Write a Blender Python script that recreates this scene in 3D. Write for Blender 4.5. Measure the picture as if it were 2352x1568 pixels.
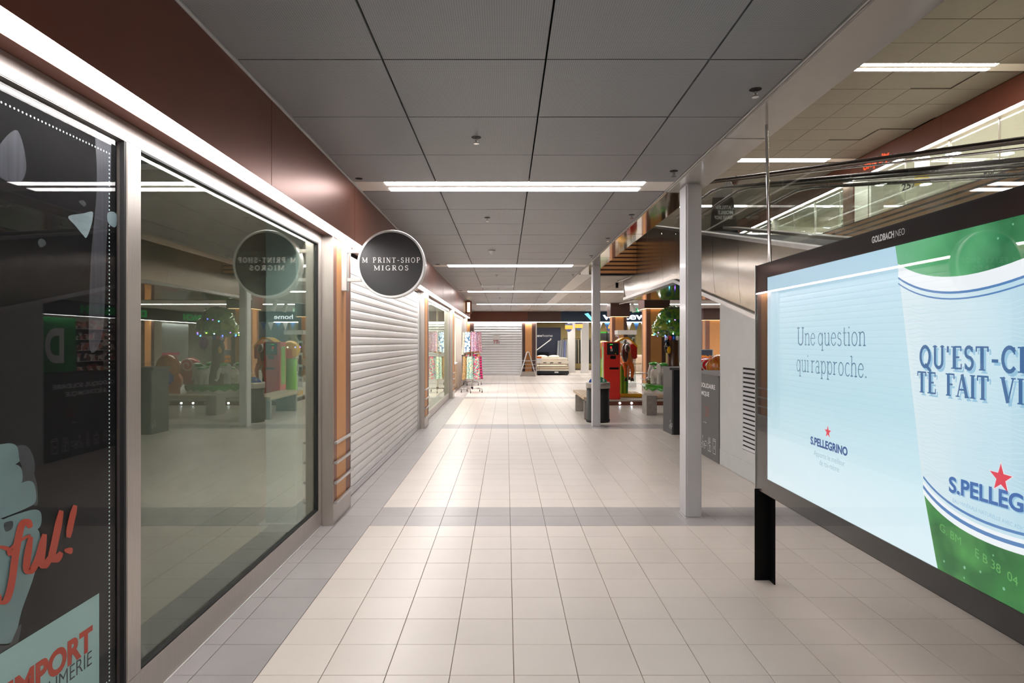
import bpy, bmesh, math, random
from math import sin, cos, pi, radians
from mathutils import Vector, Matrix
random.seed(7)
for o in list(bpy.data.objects): bpy.data.objects.remove(o)
S = bpy.context.scene
COL = S.collection

# ------------------------------------------------------------------ camera, world, exposure
cd = bpy.data.cameras.new('camera'); cam = bpy.data.objects.new('camera', cd); COL.objects.link(cam)
cam.location = (0, 0, 1.562); cam.rotation_euler = (pi/2, 0, 0)
cd.sensor_width = 36; cd.lens = 22.15; cd.shift_x = 0.00578; cd.shift_y = 0.0004
cd.clip_start = 0.05; cd.clip_end = 200
S.camera = cam
w = bpy.data.worlds.new('world'); S.world = w; w.use_nodes = True
w.node_tree.nodes['Background'].inputs[0].default_value = (0.75, 0.80, 0.85, 1)
w.node_tree.nodes['Background'].inputs[1].default_value = 0.10
S.view_settings.view_transform = 'Standard'; S.view_settings.look = 'None'
S.cycles.transparent_max_bounces = 40; S.cycles.max_bounces = 14
S.view_settings.gamma = 1; S.view_settings.exposure = 0.0; S.view_settings.use_curve_mapping = False
TUBE, TUBE_FAR, STRIP, UPTUBE, SHOPLAMP, UPSHOP = 23.0, 30.0, 32.0, 30.0, 34.0, 200.0

# ------------------------------------------------------------------ materials
def lin(c):
    return tuple(((v/255)/12.92 if v/255 <= 0.04045 else ((v/255+0.055)/1.055)**2.4) for v in c)
MATS = {}
def nodes(name):
    m = bpy.data.materials.new(name); m.use_nodes = True
    nt = m.node_tree; b = nt.nodes['Principled BSDF']; MATS[name] = m
    return m, nt, b
def N(nt, t, **kw):
    n = nt.nodes.new(t)
    for k, v in kw.items():
        if k.startswith('i_'): n.inputs[int(k[2:])].default_value = v
        else: setattr(n, k, v)
    return n
def mat(name, c, rough=0.5, metal=0.0, var=0.06, scale=6.0, bump=0.0, bscale=200.0, coat=0.0, stretch=(1,1,1), emit=0, spec=None, aniso=0):
    """painted / metal / plastic surface with a slight procedural tone variation"""
    m, nt, b = nodes(name); L = nt.links.new
    col = lin(c) + (1,)
    tc = N(nt, 'ShaderNodeTexCoord'); mp = N(nt, 'ShaderNodeMapping'); mp.inputs['Scale'].default_value = stretch
    L(tc.outputs['Object'], mp.inputs[0])
    nz = N(nt, 'ShaderNodeTexNoise'); nz.inputs['Scale'].default_value = scale; nz.inputs['Detail'].default_value = 4
    L(mp.outputs[0], nz.inputs[0])
    mr = N(nt, 'ShaderNodeMapRange'); mr.inputs['From Min'].default_value = .3; mr.inputs['From Max'].default_value = .7
    mr.inputs['To Min'].default_value = 1-var; mr.inputs['To Max'].default_value = 1+var
    L(nz.outputs[0], mr.inputs[0])
    mx = N(nt, 'ShaderNodeVectorMath', operation='SCALE'); mx.inputs[0].default_value = col[:3]
    L(mr.outputs[0], mx.inputs['Scale']); L(mx.outputs[0], b.inputs['Base Color'])
    b.inputs['Roughness'].default_value = rough; b.inputs['Metallic'].default_value = metal
    if coat: b.inputs['Coat Weight'].default_value = coat; b.inputs['Coat Roughness'].default_value = 0.08
    if spec is not None: b.inputs['Specular IOR Level'].default_value = spec
    if aniso: b.inputs['Anisotropic'].default_value = aniso
    if bump:
        n2 = N(nt, 'ShaderNodeTexNoise'); n2.inputs['Scale'].default_value = bscale; L(mp.outputs[0], n2.inputs[0])
        bp = N(nt, 'ShaderNodeBump'); bp.inputs['Strength'].default_value = bump; bp.inputs['Distance'].default_value = .002
        L(n2.outputs[0], bp.inputs['Height']); L(bp.outputs[0], b.inputs['Normal'])
    if emit: b.inputs['Emission Color'].default_value = col; b.inputs['Emission Strength'].default_value = emit
    return m
def glow(name, c, s):
    """something that gives off light: lamp diffuser, backlit sign or print"""
    m, nt, b = nodes(name)
    b.inputs['Base Color'].default_value = (0.02, 0.02, 0.02, 1); b.inputs['Roughness'].default_value = .5
    b.inputs['Specular IOR Level'].default_value = 0.1
    b.inputs['Emission Color'].default_value = lin(c) + (1,); b.inputs['Emission Strength'].default_value = s
    return m
def glass(name, ior=1.5, tint=(1,1,1), rough=0.0, refl=(1,1,1)):
    m, nt, b = nodes(name); L = nt.links.new; nt.nodes.remove(b)
    out = nt.nodes['Material Output']
    tr = N(nt, 'ShaderNodeBsdfTransparent'); tr.inputs[0].default_value = tuple(tint)+(1,)
    gl = N(nt, 'ShaderNodeBsdfGlossy'); gl.inputs['Roughness'].default_value = rough; gl.inputs['Color'].default_value = tuple(refl)+(1,)
    ge = N(nt, 'ShaderNodeNewGeometry')
    mr = N(nt, 'ShaderNodeMapRange'); mr.inputs['To Min'].default_value = ior; mr.inputs['To Max'].default_value = 1/ior
    L(ge.outputs['Backfacing'], mr.inputs[0])
    fr = N(nt, 'ShaderNodeFresnel'); L(mr.outputs[0], fr.inputs[0])
    mx = N(nt, 'ShaderNodeMixShader'); L(fr.outputs[0], mx.inputs[0]); L(tr.outputs[0], mx.inputs[1]); L(gl.outputs[0], mx.inputs[2])
    L(mx.outputs[0], out.inputs[0])
    return m
def tile_mat(name, c, rough, var, cloud):
    m, nt, b = nodes(name); L = nt.links.new
    oi = N(nt, 'ShaderNodeObjectInfo'); ge = N(nt, 'ShaderNodeNewGeometry')
    ad = N(nt, 'ShaderNodeMath', operation='ADD'); L(oi.outputs['Random'], ad.inputs[0]); L(ge.outputs['Random Per Island'], ad.inputs[1])
    fr = N(nt, 'ShaderNodeMath', operation='FRACT'); L(ad.outputs[0], fr.inputs[0])
    mr = N(nt, 'ShaderNodeMapRange'); mr.inputs['To Min'].default_value = 1-var; mr.inputs['To Max'].default_value = 1+var; L(fr.outputs[0], mr.inputs[0])
    nz = N(nt, 'ShaderNodeTexNoise'); nz.inputs['Scale'].default_value = 3.0; nz.inputs['Detail'].default_value = 2.5
    L(ge.outputs['Position'], nz.inputs[0])
    m2 = N(nt, 'ShaderNodeMapRange'); m2.inputs['From Min'].default_value = .2; m2.inputs['From Max'].default_value = .8
    m2.inputs['To Min'].default_value = 1-cloud; m2.inputs['To Max'].default_value = 1+cloud; L(nz.outputs[0], m2.inputs[0])
    mu = N(nt, 'ShaderNodeMath', operation='MULTIPLY'); L(mr.outputs[0], mu.inputs[0]); L(m2.outputs[0], mu.inputs[1])
    mx = N(nt, 'ShaderNodeVectorMath', operation='SCALE'); mx.inputs[0].default_value = lin(c); L(mu.outputs[0], mx.inputs['Scale'])
    L(mx.outputs[0], b.inputs['Base Color'])
    r2 = N(nt, 'ShaderNodeMapRange'); r2.inputs['To Min'].default_value = rough; r2.inputs['To Max'].default_value = rough+.05
    L(nz.outputs[0], r2.inputs[0]); L(r2.outputs[0], b.inputs['Roughness'])
    return m
def perf_mat(name, c, pitch, depth=.45, rough=.5):
    """perforated metal ceiling panel: rows of fine holes"""
    m, nt, b = nodes(name); L = nt.links.new
    ge = N(nt, 'ShaderNodeNewGeometry'); sp = N(nt, 'ShaderNodeSeparateXYZ'); L(ge.outputs['Position'], sp.inputs[0])
    outs = []
    for ax in (0, 1):
        a = N(nt, 'ShaderNodeMath', operation='MULTIPLY'); a.inputs[1].default_value = 2*pi/pitch; L(sp.outputs[ax], a.inputs[0])
        s = N(nt, 'ShaderNodeMath', operation='SINE'); L(a.outputs[0], s.inputs[0]); outs.append(s)
    mu = N(nt, 'ShaderNodeMath', operation='ADD'); L(outs[0].outputs[0], mu.inputs[0]); L(outs[1].outputs[0], mu.inputs[1])
    mr = N(nt, 'ShaderNodeMapRange'); mr.inputs['From Min'].default_value = .5; mr.inputs['From Max'].default_value = 1.3
    mr.inputs['To Min'].default_value = 1; mr.inputs['To Max'].default_value = 1-depth; L(mu.outputs[0], mr.inputs[0])
    nz = N(nt, 'ShaderNodeTexNoise'); nz.inputs['Scale'].default_value = 1.3; L(ge.outputs['Position'], nz.inputs[0])
    m2 = N(nt, 'ShaderNodeMapRange'); m2.inputs['To Min'].default_value = .93; m2.inputs['To Max'].default_value = 1.07; L(nz.outputs[0], m2.inputs[0])
    m3 = N(nt, 'ShaderNodeMath', operation='MULTIPLY'); L(mr.outputs[0], m3.inputs[0]); L(m2.outputs[0], m3.inputs[1])
    mx = N(nt, 'ShaderNodeVectorMath', operation='SCALE'); mx.inputs[0].default_value = lin(c); L(m3.outputs[0], mx.inputs['Scale'])
    L(mx.outputs[0], b.inputs['Base Color']); b.inputs['Roughness'].default_value = rough
    return m
def pattern_mat(name, cols, scale=8, kind='noise', stretch=(1,1,1), rough=.6, coat=0, dist=0, emit=0):
    """printed / mottled surface: procedural pattern through a stepped colour ramp"""
    m, nt, b = nodes(name); L = nt.links.new
    tc = N(nt, 'ShaderNodeTexCoord'); mp = N(nt, 'ShaderNodeMapping'); mp.inputs['Scale'].default_value = stretch
    L(tc.outputs['Object'], mp.inputs[0])
    if kind == 'wave':
        t = N(nt, 'ShaderNodeTexWave'); t.inputs['Scale'].default_value = scale; t.inputs['Distortion'].default_value = dist; t.bands_direction = 'Z'; o = t.outputs['Fac']
    elif kind == 'cell':
        t = N(nt, 'ShaderNodeTexVoronoi'); t.inputs['Scale'].default_value = scale
        s = N(nt, 'ShaderNodeSeparateColor'); L(t.outputs['Color'], s.inputs[0]); o = s.outputs[0]
    else:
        t = N(nt, 'ShaderNodeTexNoise'); t.inputs['Scale'].default_value = scale; t.inputs['Detail'].default_value = 3; t.inputs['Distortion'].default_value = dist; o = t.outputs[0]
        mr = N(nt, 'ShaderNodeMapRange'); mr.inputs['From Min'].default_value = .33; mr.inputs['From Max'].default_value = .67; L(o, mr.inputs[0]); o = mr.outputs[0]
    L(mp.outputs[0], t.inputs['Vector'])
    cr = N(nt, 'ShaderNodeValToRGB'); cr.color_ramp.interpolation = 'CONSTANT' if kind != 'soft' else 'LINEAR'
    n = len(cols); e = cr.color_ramp.elements
    while len(e) < n: e.new(.5)
    for i, c in enumerate(cols): e[i].position = i/n; e[i].color = lin(c)+(1,)
    L(o, cr.inputs[0]); L(cr.outputs[0], b.inputs['Base Color']); b.inputs['Roughness'].default_value = rough
    if coat: b.inputs['Coat Weight'].default_value = coat; b.inputs['Coat Roughness'].default_value = .05
    if emit: L(cr.outputs[0], b.inputs['Emission Color']); b.inputs['Emission Strength'].default_value = emit
    return m

tile_beige = tile_mat('tile_beige', (213, 203, 194), .30, .03, .03)
tile_grey = tile_mat('tile_grey', (162, 157, 156), .29, .03, .08)
grout = mat('grout', (118, 104, 94), .9)
slab = mat('slab', (120, 118, 115), .9)
perf = perf_mat('perforated_panel', (146, 147, 149), .0105, .5, .45)
perf_far = perf_mat('perforated_panel_far', (166, 162, 157), .04, .12, .5)
upper_panel = mat('upper_panel', (106, 98, 88), .6, var=.04)
shadow_gap = mat('shadow_gap', (30, 29, 29), .9)
white_paint = mat('white_paint', (205, 203, 200), .4, var=.02)
trough = mat('trough_paint', (215, 208, 200), .5, var=.02)
beam_paint = mat('beam_paint', (178, 174, 170), .14, var=.02, coat=.6)
col_paint = mat('column_paint', (194, 194, 198), .32, var=.05, scale=3, coat=.2)
grey_wall = mat('grey_wall_paint', (204, 206, 206), .45, var=.03)
copper = mat('copper_panel', (122, 72, 56), .34, metal=.55, var=.06, scale=2, stretch=(1, 1, .2))
brown = mat('brown_panel', (106, 58, 42), .5, var=.03)
brown_dark = mat('brown_dark_panel', (76, 50, 44), .5, var=.03)
mauve = mat('brown_stripe', (132, 88, 72), .5, var=.03)
orange = mat('orange_stripe', (206, 145, 88), .5, var=.03)
steel = mat('brushed_steel', (188, 180, 174), .33, metal=.75, var=.06, scale=5, stretch=(30, 30, .6), aniso=.4)
steel_clad = mat('brushed_cladding', (192, 183, 174), .24, metal=.92, var=.05, scale=4, stretch=(20, 20, .5), aniso=.3)
steel_mirror = mat('polished_steel', (190, 182, 172), .06, metal=1, var=.03, bump=.15, bscale=3)
alu = mat('aluminium', (205, 204, 204), .35, metal=.9)
alu_shut = mat('shutter_slat_grey', (226, 224, 222), .38, metal=.1, var=.03, scale=3)
shut_white = mat('shutter_slat_white', (236, 237, 240), .45, metal=.1, var=.02)
chrome = mat('chrome', (210, 208, 206), .12, metal=1)
black = mat('black_paint', (10, 10, 11), .5, spec=.15)
black_gloss = mat('black_gloss', (16, 16, 18), .12, coat=.5)
rubber = mat('rubber_black', (24, 24, 25), .6)
anthracite = mat('anthracite_panel', (88, 88, 89), .45, var=.04)
anth_dark = mat('anthracite_dark', (38, 39, 42), .45)
white = mat('white_plastic', (225, 224, 222), .4)
print_white = mat('print_white', (222, 222, 222), .5, emit=.12)  # faint self-glow added so the print stays pale where little light falls
concrete = mat('concrete', (150, 144, 138), .8, var=.14, scale=14, bump=.3)
wood = mat('bench_wood', (196, 172, 142), .5, var=.12, scale=6, stretch=(12, .8, 12))
wood2 = mat('counter_wood', (205, 175, 135), .5, var=.1, scale=5)
red = mat('machine_red', (206, 36, 22), .35, coat=.3)
green_p = mat('green_plastic', (58, 160, 40), .25, coat=.5)
lime = mat('lime_plastic', (130, 190, 40), .25, coat=.5)
yellow = mat('yellow_plastic', (238, 180, 30), .25, coat=.5)
orange_p = mat('orange_plastic', (226, 110, 30), .25, coat=.5)
blue_p = mat('blue_plastic', (30, 90, 190), .25, coat=.5)
pink_p = mat('pink_plastic', (220, 60, 120), .25, coat=.5)
purple_p = mat('purple_plastic', (120, 40, 140), .25, coat=.5)
whitegloss = mat('white_gloss', (224, 222, 216), .2, coat=.6)
bark = pattern_mat('painted_bark', [(70, 42, 26), (96, 60, 38), (82, 50, 30)], 6, stretch=(6, 6, 1), rough=.3, coat=.6)
darkbrown_p = mat('dark_brown_plastic', (70, 34, 22), .2, coat=.7)
navy = mat('navy_wall', (32, 38, 62), .6)
khaki = mat('khaki_wall', (160, 140, 90), .7)
cream_wall = mat('cream_wall', (214, 206, 186), .7)
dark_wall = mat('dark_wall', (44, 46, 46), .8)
fabric_w = mat('mattress_white', (226, 218, 204), .9, var=.05, bump=.3)
fabric_b = mat('mattress_beige', (204, 186, 164), .9)
fabric_dk = mat('mattress_dark', (38, 40, 44), .8)
cushion = mat('cushion_beige', (222, 200, 176), .9)
glass_shop = glass('shop_glass', 2.05, (.93, .98, .96), refl=(.95, 1, .90))
glass_film = glass('film_glass', 1.22, (1, 1, 1))
glass_bal = glass('balustrade_glass', 1.5, (.975, .992, .985))
glass_board = glass('board_glass', 1.29, (1, 1, 1))
glass_case = glass('case_glass', 1.45, (.97, 1, .99))
L_tube = glow('tube_glow', (255, 250, 248), TUBE)
L_end = glow('end_strip_glow', (255, 252, 250), 70.0)
L_strip = glow('strip_glow', (255, 250, 248), STRIP)
L_far = glow('far_tube_glow', (255, 250, 248), TUBE_FAR)
L_upshop = glow('upper_shop_glow', (250, 252, 238), UPSHOP)
L_up = glow('upper_tube_glow', (255, 246, 240), UPTUBE)
L_shop = glow('shop_lamp_glow', (255, 250, 242), SHOPLAMP)
L_warm = glow('warm_glow', (255, 214, 160), 3.5)

# ------------------------------------------------------------------ mesh building
class MB:
    def __init__(s): s.v = []; s.f = []; s.sm = []
    def add(s, vs, fs, smooth=False):
        n = len(s.v); s.v += [tuple(p) for p in vs]; s.f += [tuple(i+n for i in f) for f in fs]; s.sm += [smooth]*len(fs); return s
    def box(s, x0, x1, y0, y1, z0, z1):
        vs = [(x, y, z) for z in (z0, z1) for y in (y0, y1) for x in (x0, x1)]
        return s.add(vs, [(0,2,3,1),(4,5,7,6),(0,1,5,4),(2,6,7,3),(0,4,6,2),(1,3,7,5)])
    def quad(s, a, b, c, d): return s.add([a, b, c, d], [(0,1,2,3)])
    def poly(s, pts): return s.add(pts, [tuple(range(len(pts)))])
    def bev(s, x0, x1, y0, y1, z0, z1, b=.005):
        bm = bmesh.new(); bmesh.ops.create_cube(bm, size=1)
        for v in bm.verts: v.co = Vector((x0+(v.co.x+.5)*(x1-x0), y0+(v.co.y+.5)*(y1-y0), z0+(v.co.z+.5)*(z1-z0)))
        bmesh.ops.bevel(bm, geom=bm.edges[:], offset=b, segments=2, affect='EDGES')
        bm.verts.index_update(); s.add([v.co[:] for v in bm.verts], [[v.index for v in f.verts] for f in bm.faces]); bm.free(); return s
    def prism(s, pts, ax, a, b):
        """pts: 2-D outline in the two other axes (in xyz order); extruded along axis ax from a to b"""
        n = len(pts)
        def P(p, t):
            l = list(p); l.insert(ax, t); return tuple(l)
        vs = [P(p, a) for p in pts] + [P(p, b) for p in pts]
        fs = [tuple(range(n)), tuple(range(2*n-1, n-1, -1))] + [(i, i+n, (i+1) % n + n, (i+1) % n) for i in range(n)]
        return s.add(vs, fs)
    def cyl(s, p0, p1, r0, r1=None, n=16, caps=True):
        r1 = r0 if r1 is None else r1
        p0 = Vector(p0); p1 = Vector(p1); d = (p1-p0).normalized()
        a = d.orthogonal().normalized(); b = d.cross(a)
        vs = [p0+(a*cos(2*pi*i/n)+b*sin(2*pi*i/n))*r0 for i in range(n)] + [p1+(a*cos(2*pi*i/n)+b*sin(2*pi*i/n))*r1 for i in range(n)]
        s.add(vs, [(i, (i+1) % n, (i+1) % n+n, i+n) for i in range(n)], True)
        if caps: s.add(vs, [tuple(range(n-1, -1, -1)), tuple(range(n, 2*n))])
        return s
    def tube(s, pts, r, n=10):
        pts = [Vector(p) for p in pts]; rs = r if isinstance(r, (list, tuple)) else [r]*len(pts)
        vs = []; a = None
        for i, p in enumerate(pts):
            d = (pts[min(i+1, len(pts)-1)]-pts[max(i-1, 0)]).normalized()
            a = d.orthogonal().normalized() if a is None else (a-d*a.dot(d)).normalized()
            b = d.cross(a)
            vs += [p+(a*cos(2*pi*k/n)+b*sin(2*pi*k/n))*rs[i] for k in range(n)]
        m = len(pts)
        fs = [(i*n+k, i*n+(k+1) % n, (i+1)*n+(k+1) % n, (i+1)*n+k) for i in range(m-1) for k in range(n)]
        s.add(vs, fs, True); return s.add(vs, [tuple(range(n-1, -1, -1)), tuple((m-1)*n+k for k in range(n))])
    def lathe(s, prof, c, n=24):
        vs = [(c[0]+r*cos(2*pi*k/n), c[1]+r*sin(2*pi*k/n), c[2]+z) for r, z in prof for k in range(n)]
        m = len(prof)
        return s.add(vs, [(i*n+k, i*n+(k+1) % n, (i+1)*n+(k+1) % n, (i+1)*n+k) for i in range(m-1) for k in range(n)], True)
    def ball(s, c, r, nu=16, nv=10, f=None, rot=None):
        if not isinstance(r, (list, tuple)): r = (r, r, r)
        vs = []
        for j in range(nv+1):
            th = pi*j/nv
            for i in range(nu):
                ph = 2*pi*i/nu; d = Vector((sin(th)*cos(ph), sin(th)*sin(ph), cos(th)))
                k = f(d) if f else 1
                p = Vector((d.x*r[0]*k, d.y*r[1]*k, d.z*r[2]*k))
                if rot: p = rot @ p
                vs.append(p+Vector(c))
        return s.add(vs, [(j*nu+i, (j+1)*nu+i, (j+1)*nu+(i+1) % nu, j*nu+(i+1) % nu) for j in range(nv) for i in range(nu)], True)
    def grid(s, fn, nu, nv, smooth=True):
        vs = [fn(i/nu, j/nv) for j in range(nv+1) for i in range(nu+1)]
        return s.add(vs, [(j*(nu+1)+i, j*(nu+1)+i+1, (j+1)*(nu+1)+i+1, (j+1)*(nu+1)+i) for j in range(nv) for i in range(nu)], smooth)
    def mesh(s, name, m):
        me = bpy.data.meshes.new(name); me.from_pydata(s.v, [], s.f)
        me.polygons.foreach_set('use_smooth', s.sm); me.materials.append(m); me.update()
        bm = bmesh.new(); bm.from_mesh(me); bmesh.ops.recalc_face_normals(bm, faces=bm.faces[:]); bm.to_mesh(me); bm.free()
        return me
    def build(s, name, m, parent=None, label=None, kind=None, cat=None, group=None, recalc=True):
        o = bpy.data.objects.new(name, s.mesh(name, m)); COL.objects.link(o)
        if parent: o.parent = parent
        return tag(o, label, cat, group, kind)
def tag(o, label=None, cat=None, group=None, kind=None):
    if label: o['label'] = label
    if cat: o['category'] = cat
    if group: o['group'] = group
    if kind: o['kind'] = kind
    return o
def thing(name, label, cat, loc=(0,0,0), group=None, kind=None):
    o = bpy.data.objects.new(name, None); COL.objects.link(o); o.location = loc; o.empty_display_size = .1
    bpy.context.view_layer.update()
    return tag(o, label, cat, group, kind)
def part(root, name, mb, m, label=None, kind=None):
    """mb is in world coordinates; parented to root keeping its place"""
    o = mb.build(name, m, None, label, kind)
    o.parent = root; t = Vector((0,0,0)); r = root
    while r: t += Vector(r.location); r = r.parent
    for v in o.data.vertices: v.co -= t
    return o
def copy_tree(o, parent=None, loc=None, label=None, group=None):
    c = o.copy(); COL.objects.link(c); c.parent = parent
    if loc is not None: c.location = loc
    if label: c['label'] = label
    if group: c['group'] = group
    for ch in o.children: copy_tree(ch, c)
    return c
def B(*a): return MB().box(*a)

# text ---------------------------------------------------------------
DG = None
def text(root, name, s, m, o, r, u, cap, width=None, bold=0, shear=0, depth=0, kind=None, label=None, space=1.0):
    cu = bpy.data.curves.new('t', 'FONT'); cu.body = s; cu.size = 1; cu.offset = bold; cu.shear = shear; cu.resolution_u = 4
    cu.space_character = space
    ob = bpy.data.objects.new('t', cu); COL.objects.link(ob)
    dg = bpy.context.evaluated_depsgraph_get(); dg.update()
    me = bpy.data.meshes.new_from_object(ob.evaluated_get(dg)); bpy.data.objects.remove(ob)
    r = Vector(r).normalized(); u = Vector(u).normalized(); o = Vector(o); n = r.cross(u)
    xs = [v.co.x for v in me.vertices]; w0 = min(xs); w1 = max(xs)
    sy = cap/.70; sx = (width/(w1-w0)) if width else sy
    mb = MB(); vs = [o+r*(v.co.x-w0)*sx+u*v.co.y*sy for v in me.vertices]; fs = [tuple(p.vertices) for p in me.polygons]
    if depth:
        k = len(vs); ec = {}
        for f in fs:
            for i in range(len(f)): e = (f[i], f[(i+1) % len(f)]); ec[tuple(sorted(e))] = ec.get(tuple(sorted(e)), []) + [e]
        side = [(e[0][0], e[0][1], e[0][1]+k, e[0][0]+k) for e in ec.values() if len(e) == 1]
        mb.add(vs + [p+n*depth for p in vs], fs + [tuple(i+k for i in f) for f in fs] + side)
    else: mb.add(vs, fs)
    bpy.data.meshes.remove(me)
    return part(root, name, mb, m, label, kind)
T, t_ = .15, .06
def arc(cx, cy, rx, ry, a0, a1, n=10): return [(cx+rx*cos(radians(a0+(a1-a0)*i/n)), cy+ry*sin(radians(a0+(a1-a0)*i/n))) for i in range(n+1)]
SER = {  # stroke-built seriffed capitals: width, [(points, thickness)], [serif x, y, half width]
 'M': (1.0, [([(.14,0),(.14,1)], t_), ([(.86,0),(.86,1)], T), ([(.1,1),(.5,.12)], T), ([(.5,.12),(.86,1)], t_)], [(.14,0,.13),(.86,0,.15),(.08,1,.1),(.9,1,.1)]),
 'P': (.72, [([(.2,0),(.2,1)], T), ([(.2,1)]+arc(.4,.75,.22,.25,90,-90)+[(.2,.5)], .09)], [(.2,0,.17),(.12,1,.12)]),
 'R': (.8, [([(.2,0),(.2,1)], T), ([(.2,1)]+arc(.4,.76,.22,.24,90,-90)+[(.2,.52)], .09), ([(.4,.52),(.68,0)], T)], [(.2,0,.17),(.12,1,.12),(.72,0,.1)]),
 'I': (.4, [([(.2,0),(.2,1)], T)], [(.2,0,.17),(.2,1,.17)]),
 'N': (.85, [([(.16,0),(.16,1)], t_), ([(.7,0),(.7,1)], t_), ([(.14,1),(.7,0)], T)], [(.16,0,.13),(.7,1,.13),(.08,1,.1)]),
 'T': (.75, [([(.37,0),(.37,1)], T), ([(.04,.97),(.7,.97)], t_), ([(.05,1),(.05,.78)], t_), ([(.69,1),(.69,.78)], t_)], [(.37,0,.17)]),
 'S': (.62, [(arc(.31,.75,.2,.22,30,270)+arc(.31,.28,.21,.25,90,-150), .11), ([(.5,.98),(.5,.75)], .05), ([(.1,.03),(.1,.27)], .05)], []),
 'H': (.88, [([(.2,0),(.2,1)], T), ([(.7,0),(.7,1)], T), ([(.2,.5),(.7,.5)], t_)], [(.2,0,.16),(.7,0,.16),(.2,1,.16),(.7,1,.16)]),
 'O': (.82, [(arc(.41,.5,.32,.47,0,360,20), .11)], []),
 'Q': (.86, [(arc(.41,.5,.32,.47,0,360,20), .12), ([(.4,.15),(.8,-.18)], .12)], []),
 'G': (.82, [(arc(.42,.5,.33,.47,45,330,16), .11), ([(.68,.05),(.68,.42)], T)], [(.64,.42,.16)]),
 'C': (.76, [(arc(.42,.5,.33,.47,45,315,16), .12), ([(.66,.98),(.66,.7)], .05)], []),
 'U': (.82, [([(.17,1),(.17,.3)]+arc(.41,.28,.24,.26,180,360)+[(.65,.3),(.65,1)], .11)], [(.17,1,.15),(.65,1,.13)]),
 'E': (.7, [([(.2,0),(.2,1)], T), ([(.2,.97),(.6,.97)], t_), ([(.2,.03),(.62,.03)], t_), ([(.2,.52),(.5,.52)], t_), ([(.6,1),(.6,.78)], .05), ([(.62,0),(.62,.24)], .05)], [(.12,0,.12),(.12,1,.12)]),
 'F': (.66, [([(.2,0),(.2,1)], T), ([(.2,.97),(.6,.97)], t_), ([(.2,.52),(.5,.52)], t_), ([(.6,1),(.6,.76)], .05)], [(.2,0,.17),(.12,1,.12)]),
 'A': (.86, [([(.12,0),(.42,1)], t_), ([(.42,1),(.74,0)], T), ([(.22,.33),(.62,.33)], t_)], [(.12,0,.13),(.74,0,.15)]),
 'V': (.84, [([(.12,1),(.42,0)], T), ([(.42,0),(.72,1)], t_)], [(.12,1,.15),(.72,1,.13)]),
 'B': (.74, [([(.2,0),(.2,1)], T), ([(.2,1)]+arc(.38,.77,.2,.22,90,-90)+arc(.38,.28,.25,.27,90,-90)+[(.2,0)], .09)], [(.12,0,.12),(.12,1,.12)]),
 'n': (.56, [([(.12,0),(.12,.66)], .08), ([(.12,.5),(.2,.62),(.32,.66),(.42,.6),(.45,.45),(.45,0)], .075)], [(.12,0,.1),(.45,0,.1),(.08,.66,.07)]),
 'e': (.54, [(arc(.28,.33,.2,.32,15,330,14), .07), ([(.1,.38),(.47,.38)], .045)], []),
 'q': (.58, [(arc(.27,.33,.19,.32,0,360,16), .07), ([(.46,.66),(.46,-.28)], .08)], [(.46,-.28,.1)]),
 'u': (.58, [([(.12,.66),(.12,.2),(.16,.05),(.28,0),(.4,.06),(.45,.2)], .075), ([(.45,.66),(.45,0)], .08)], [(.09,.66,.07),(.41,.66,.07),(.5,0,.05)]),
 's': (.44, [(arc(.22,.49,.13,.16,30,270)+arc(.22,.17,.15,.17,90,-150), .07)], []),
 't': (.4, [([(.17,.88),(.17,.12),(.22,.02),(.35,.03)], .08), ([(.04,.63),(.35,.63)], .045)], []),
 'i': (.26, [([(.13,0),(.13,.66)], .08), ([(.13,.85),(.13,.93)], .09)], [(.13,0,.1),(.09,.66,.07)]),
 'o': (.56, [(arc(.28,.33,.2,.32,0,360,18), .07)], []),
 'r': (.42, [([(.12,0),(.12,.66)], .08), ([(.12,.48),(.2,.61),(.36,.64)], .07)], [(.12,0,.1),(.08,.66,.07)]),
 'a': (.52, [([(.08,.54),(.2,.66),(.33,.62),(.38,.48),(.38,0)], .07), (arc(.23,.18,.15,.19,0,360,14), .06)], [(.42,0,.06)]),
 'p': (.58, [([(.12,.66),(.12,-.28)], .08), (arc(.31,.33,.19,.32,0,360,16), .07)], [(.12,-.28,.1),(.08,.66,.07)]),
 'c': (.48, [(arc(.28,.33,.2,.32,50,315,14), .07)], []),
 'h': (.56, [([(.12,0),(.12,1)], .08), ([(.12,.5),(.2,.62),(.32,.66),(.42,.6),(.45,.45),(.45,0)], .075)], [(.12,0,.1),(.45,0,.1),(.08,1,.07)]),
 '.': (.2, [([(.1,0),(.1,.09)], .1)], []),
 '-': (.5, [([(.08,.42),(.42,.42)], .1)], []), "'": (.28, [([(.14,1),(.12,.72)], .1)], []), ' ': (.55, [], []), '~': (.16, [], []),
}
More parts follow.
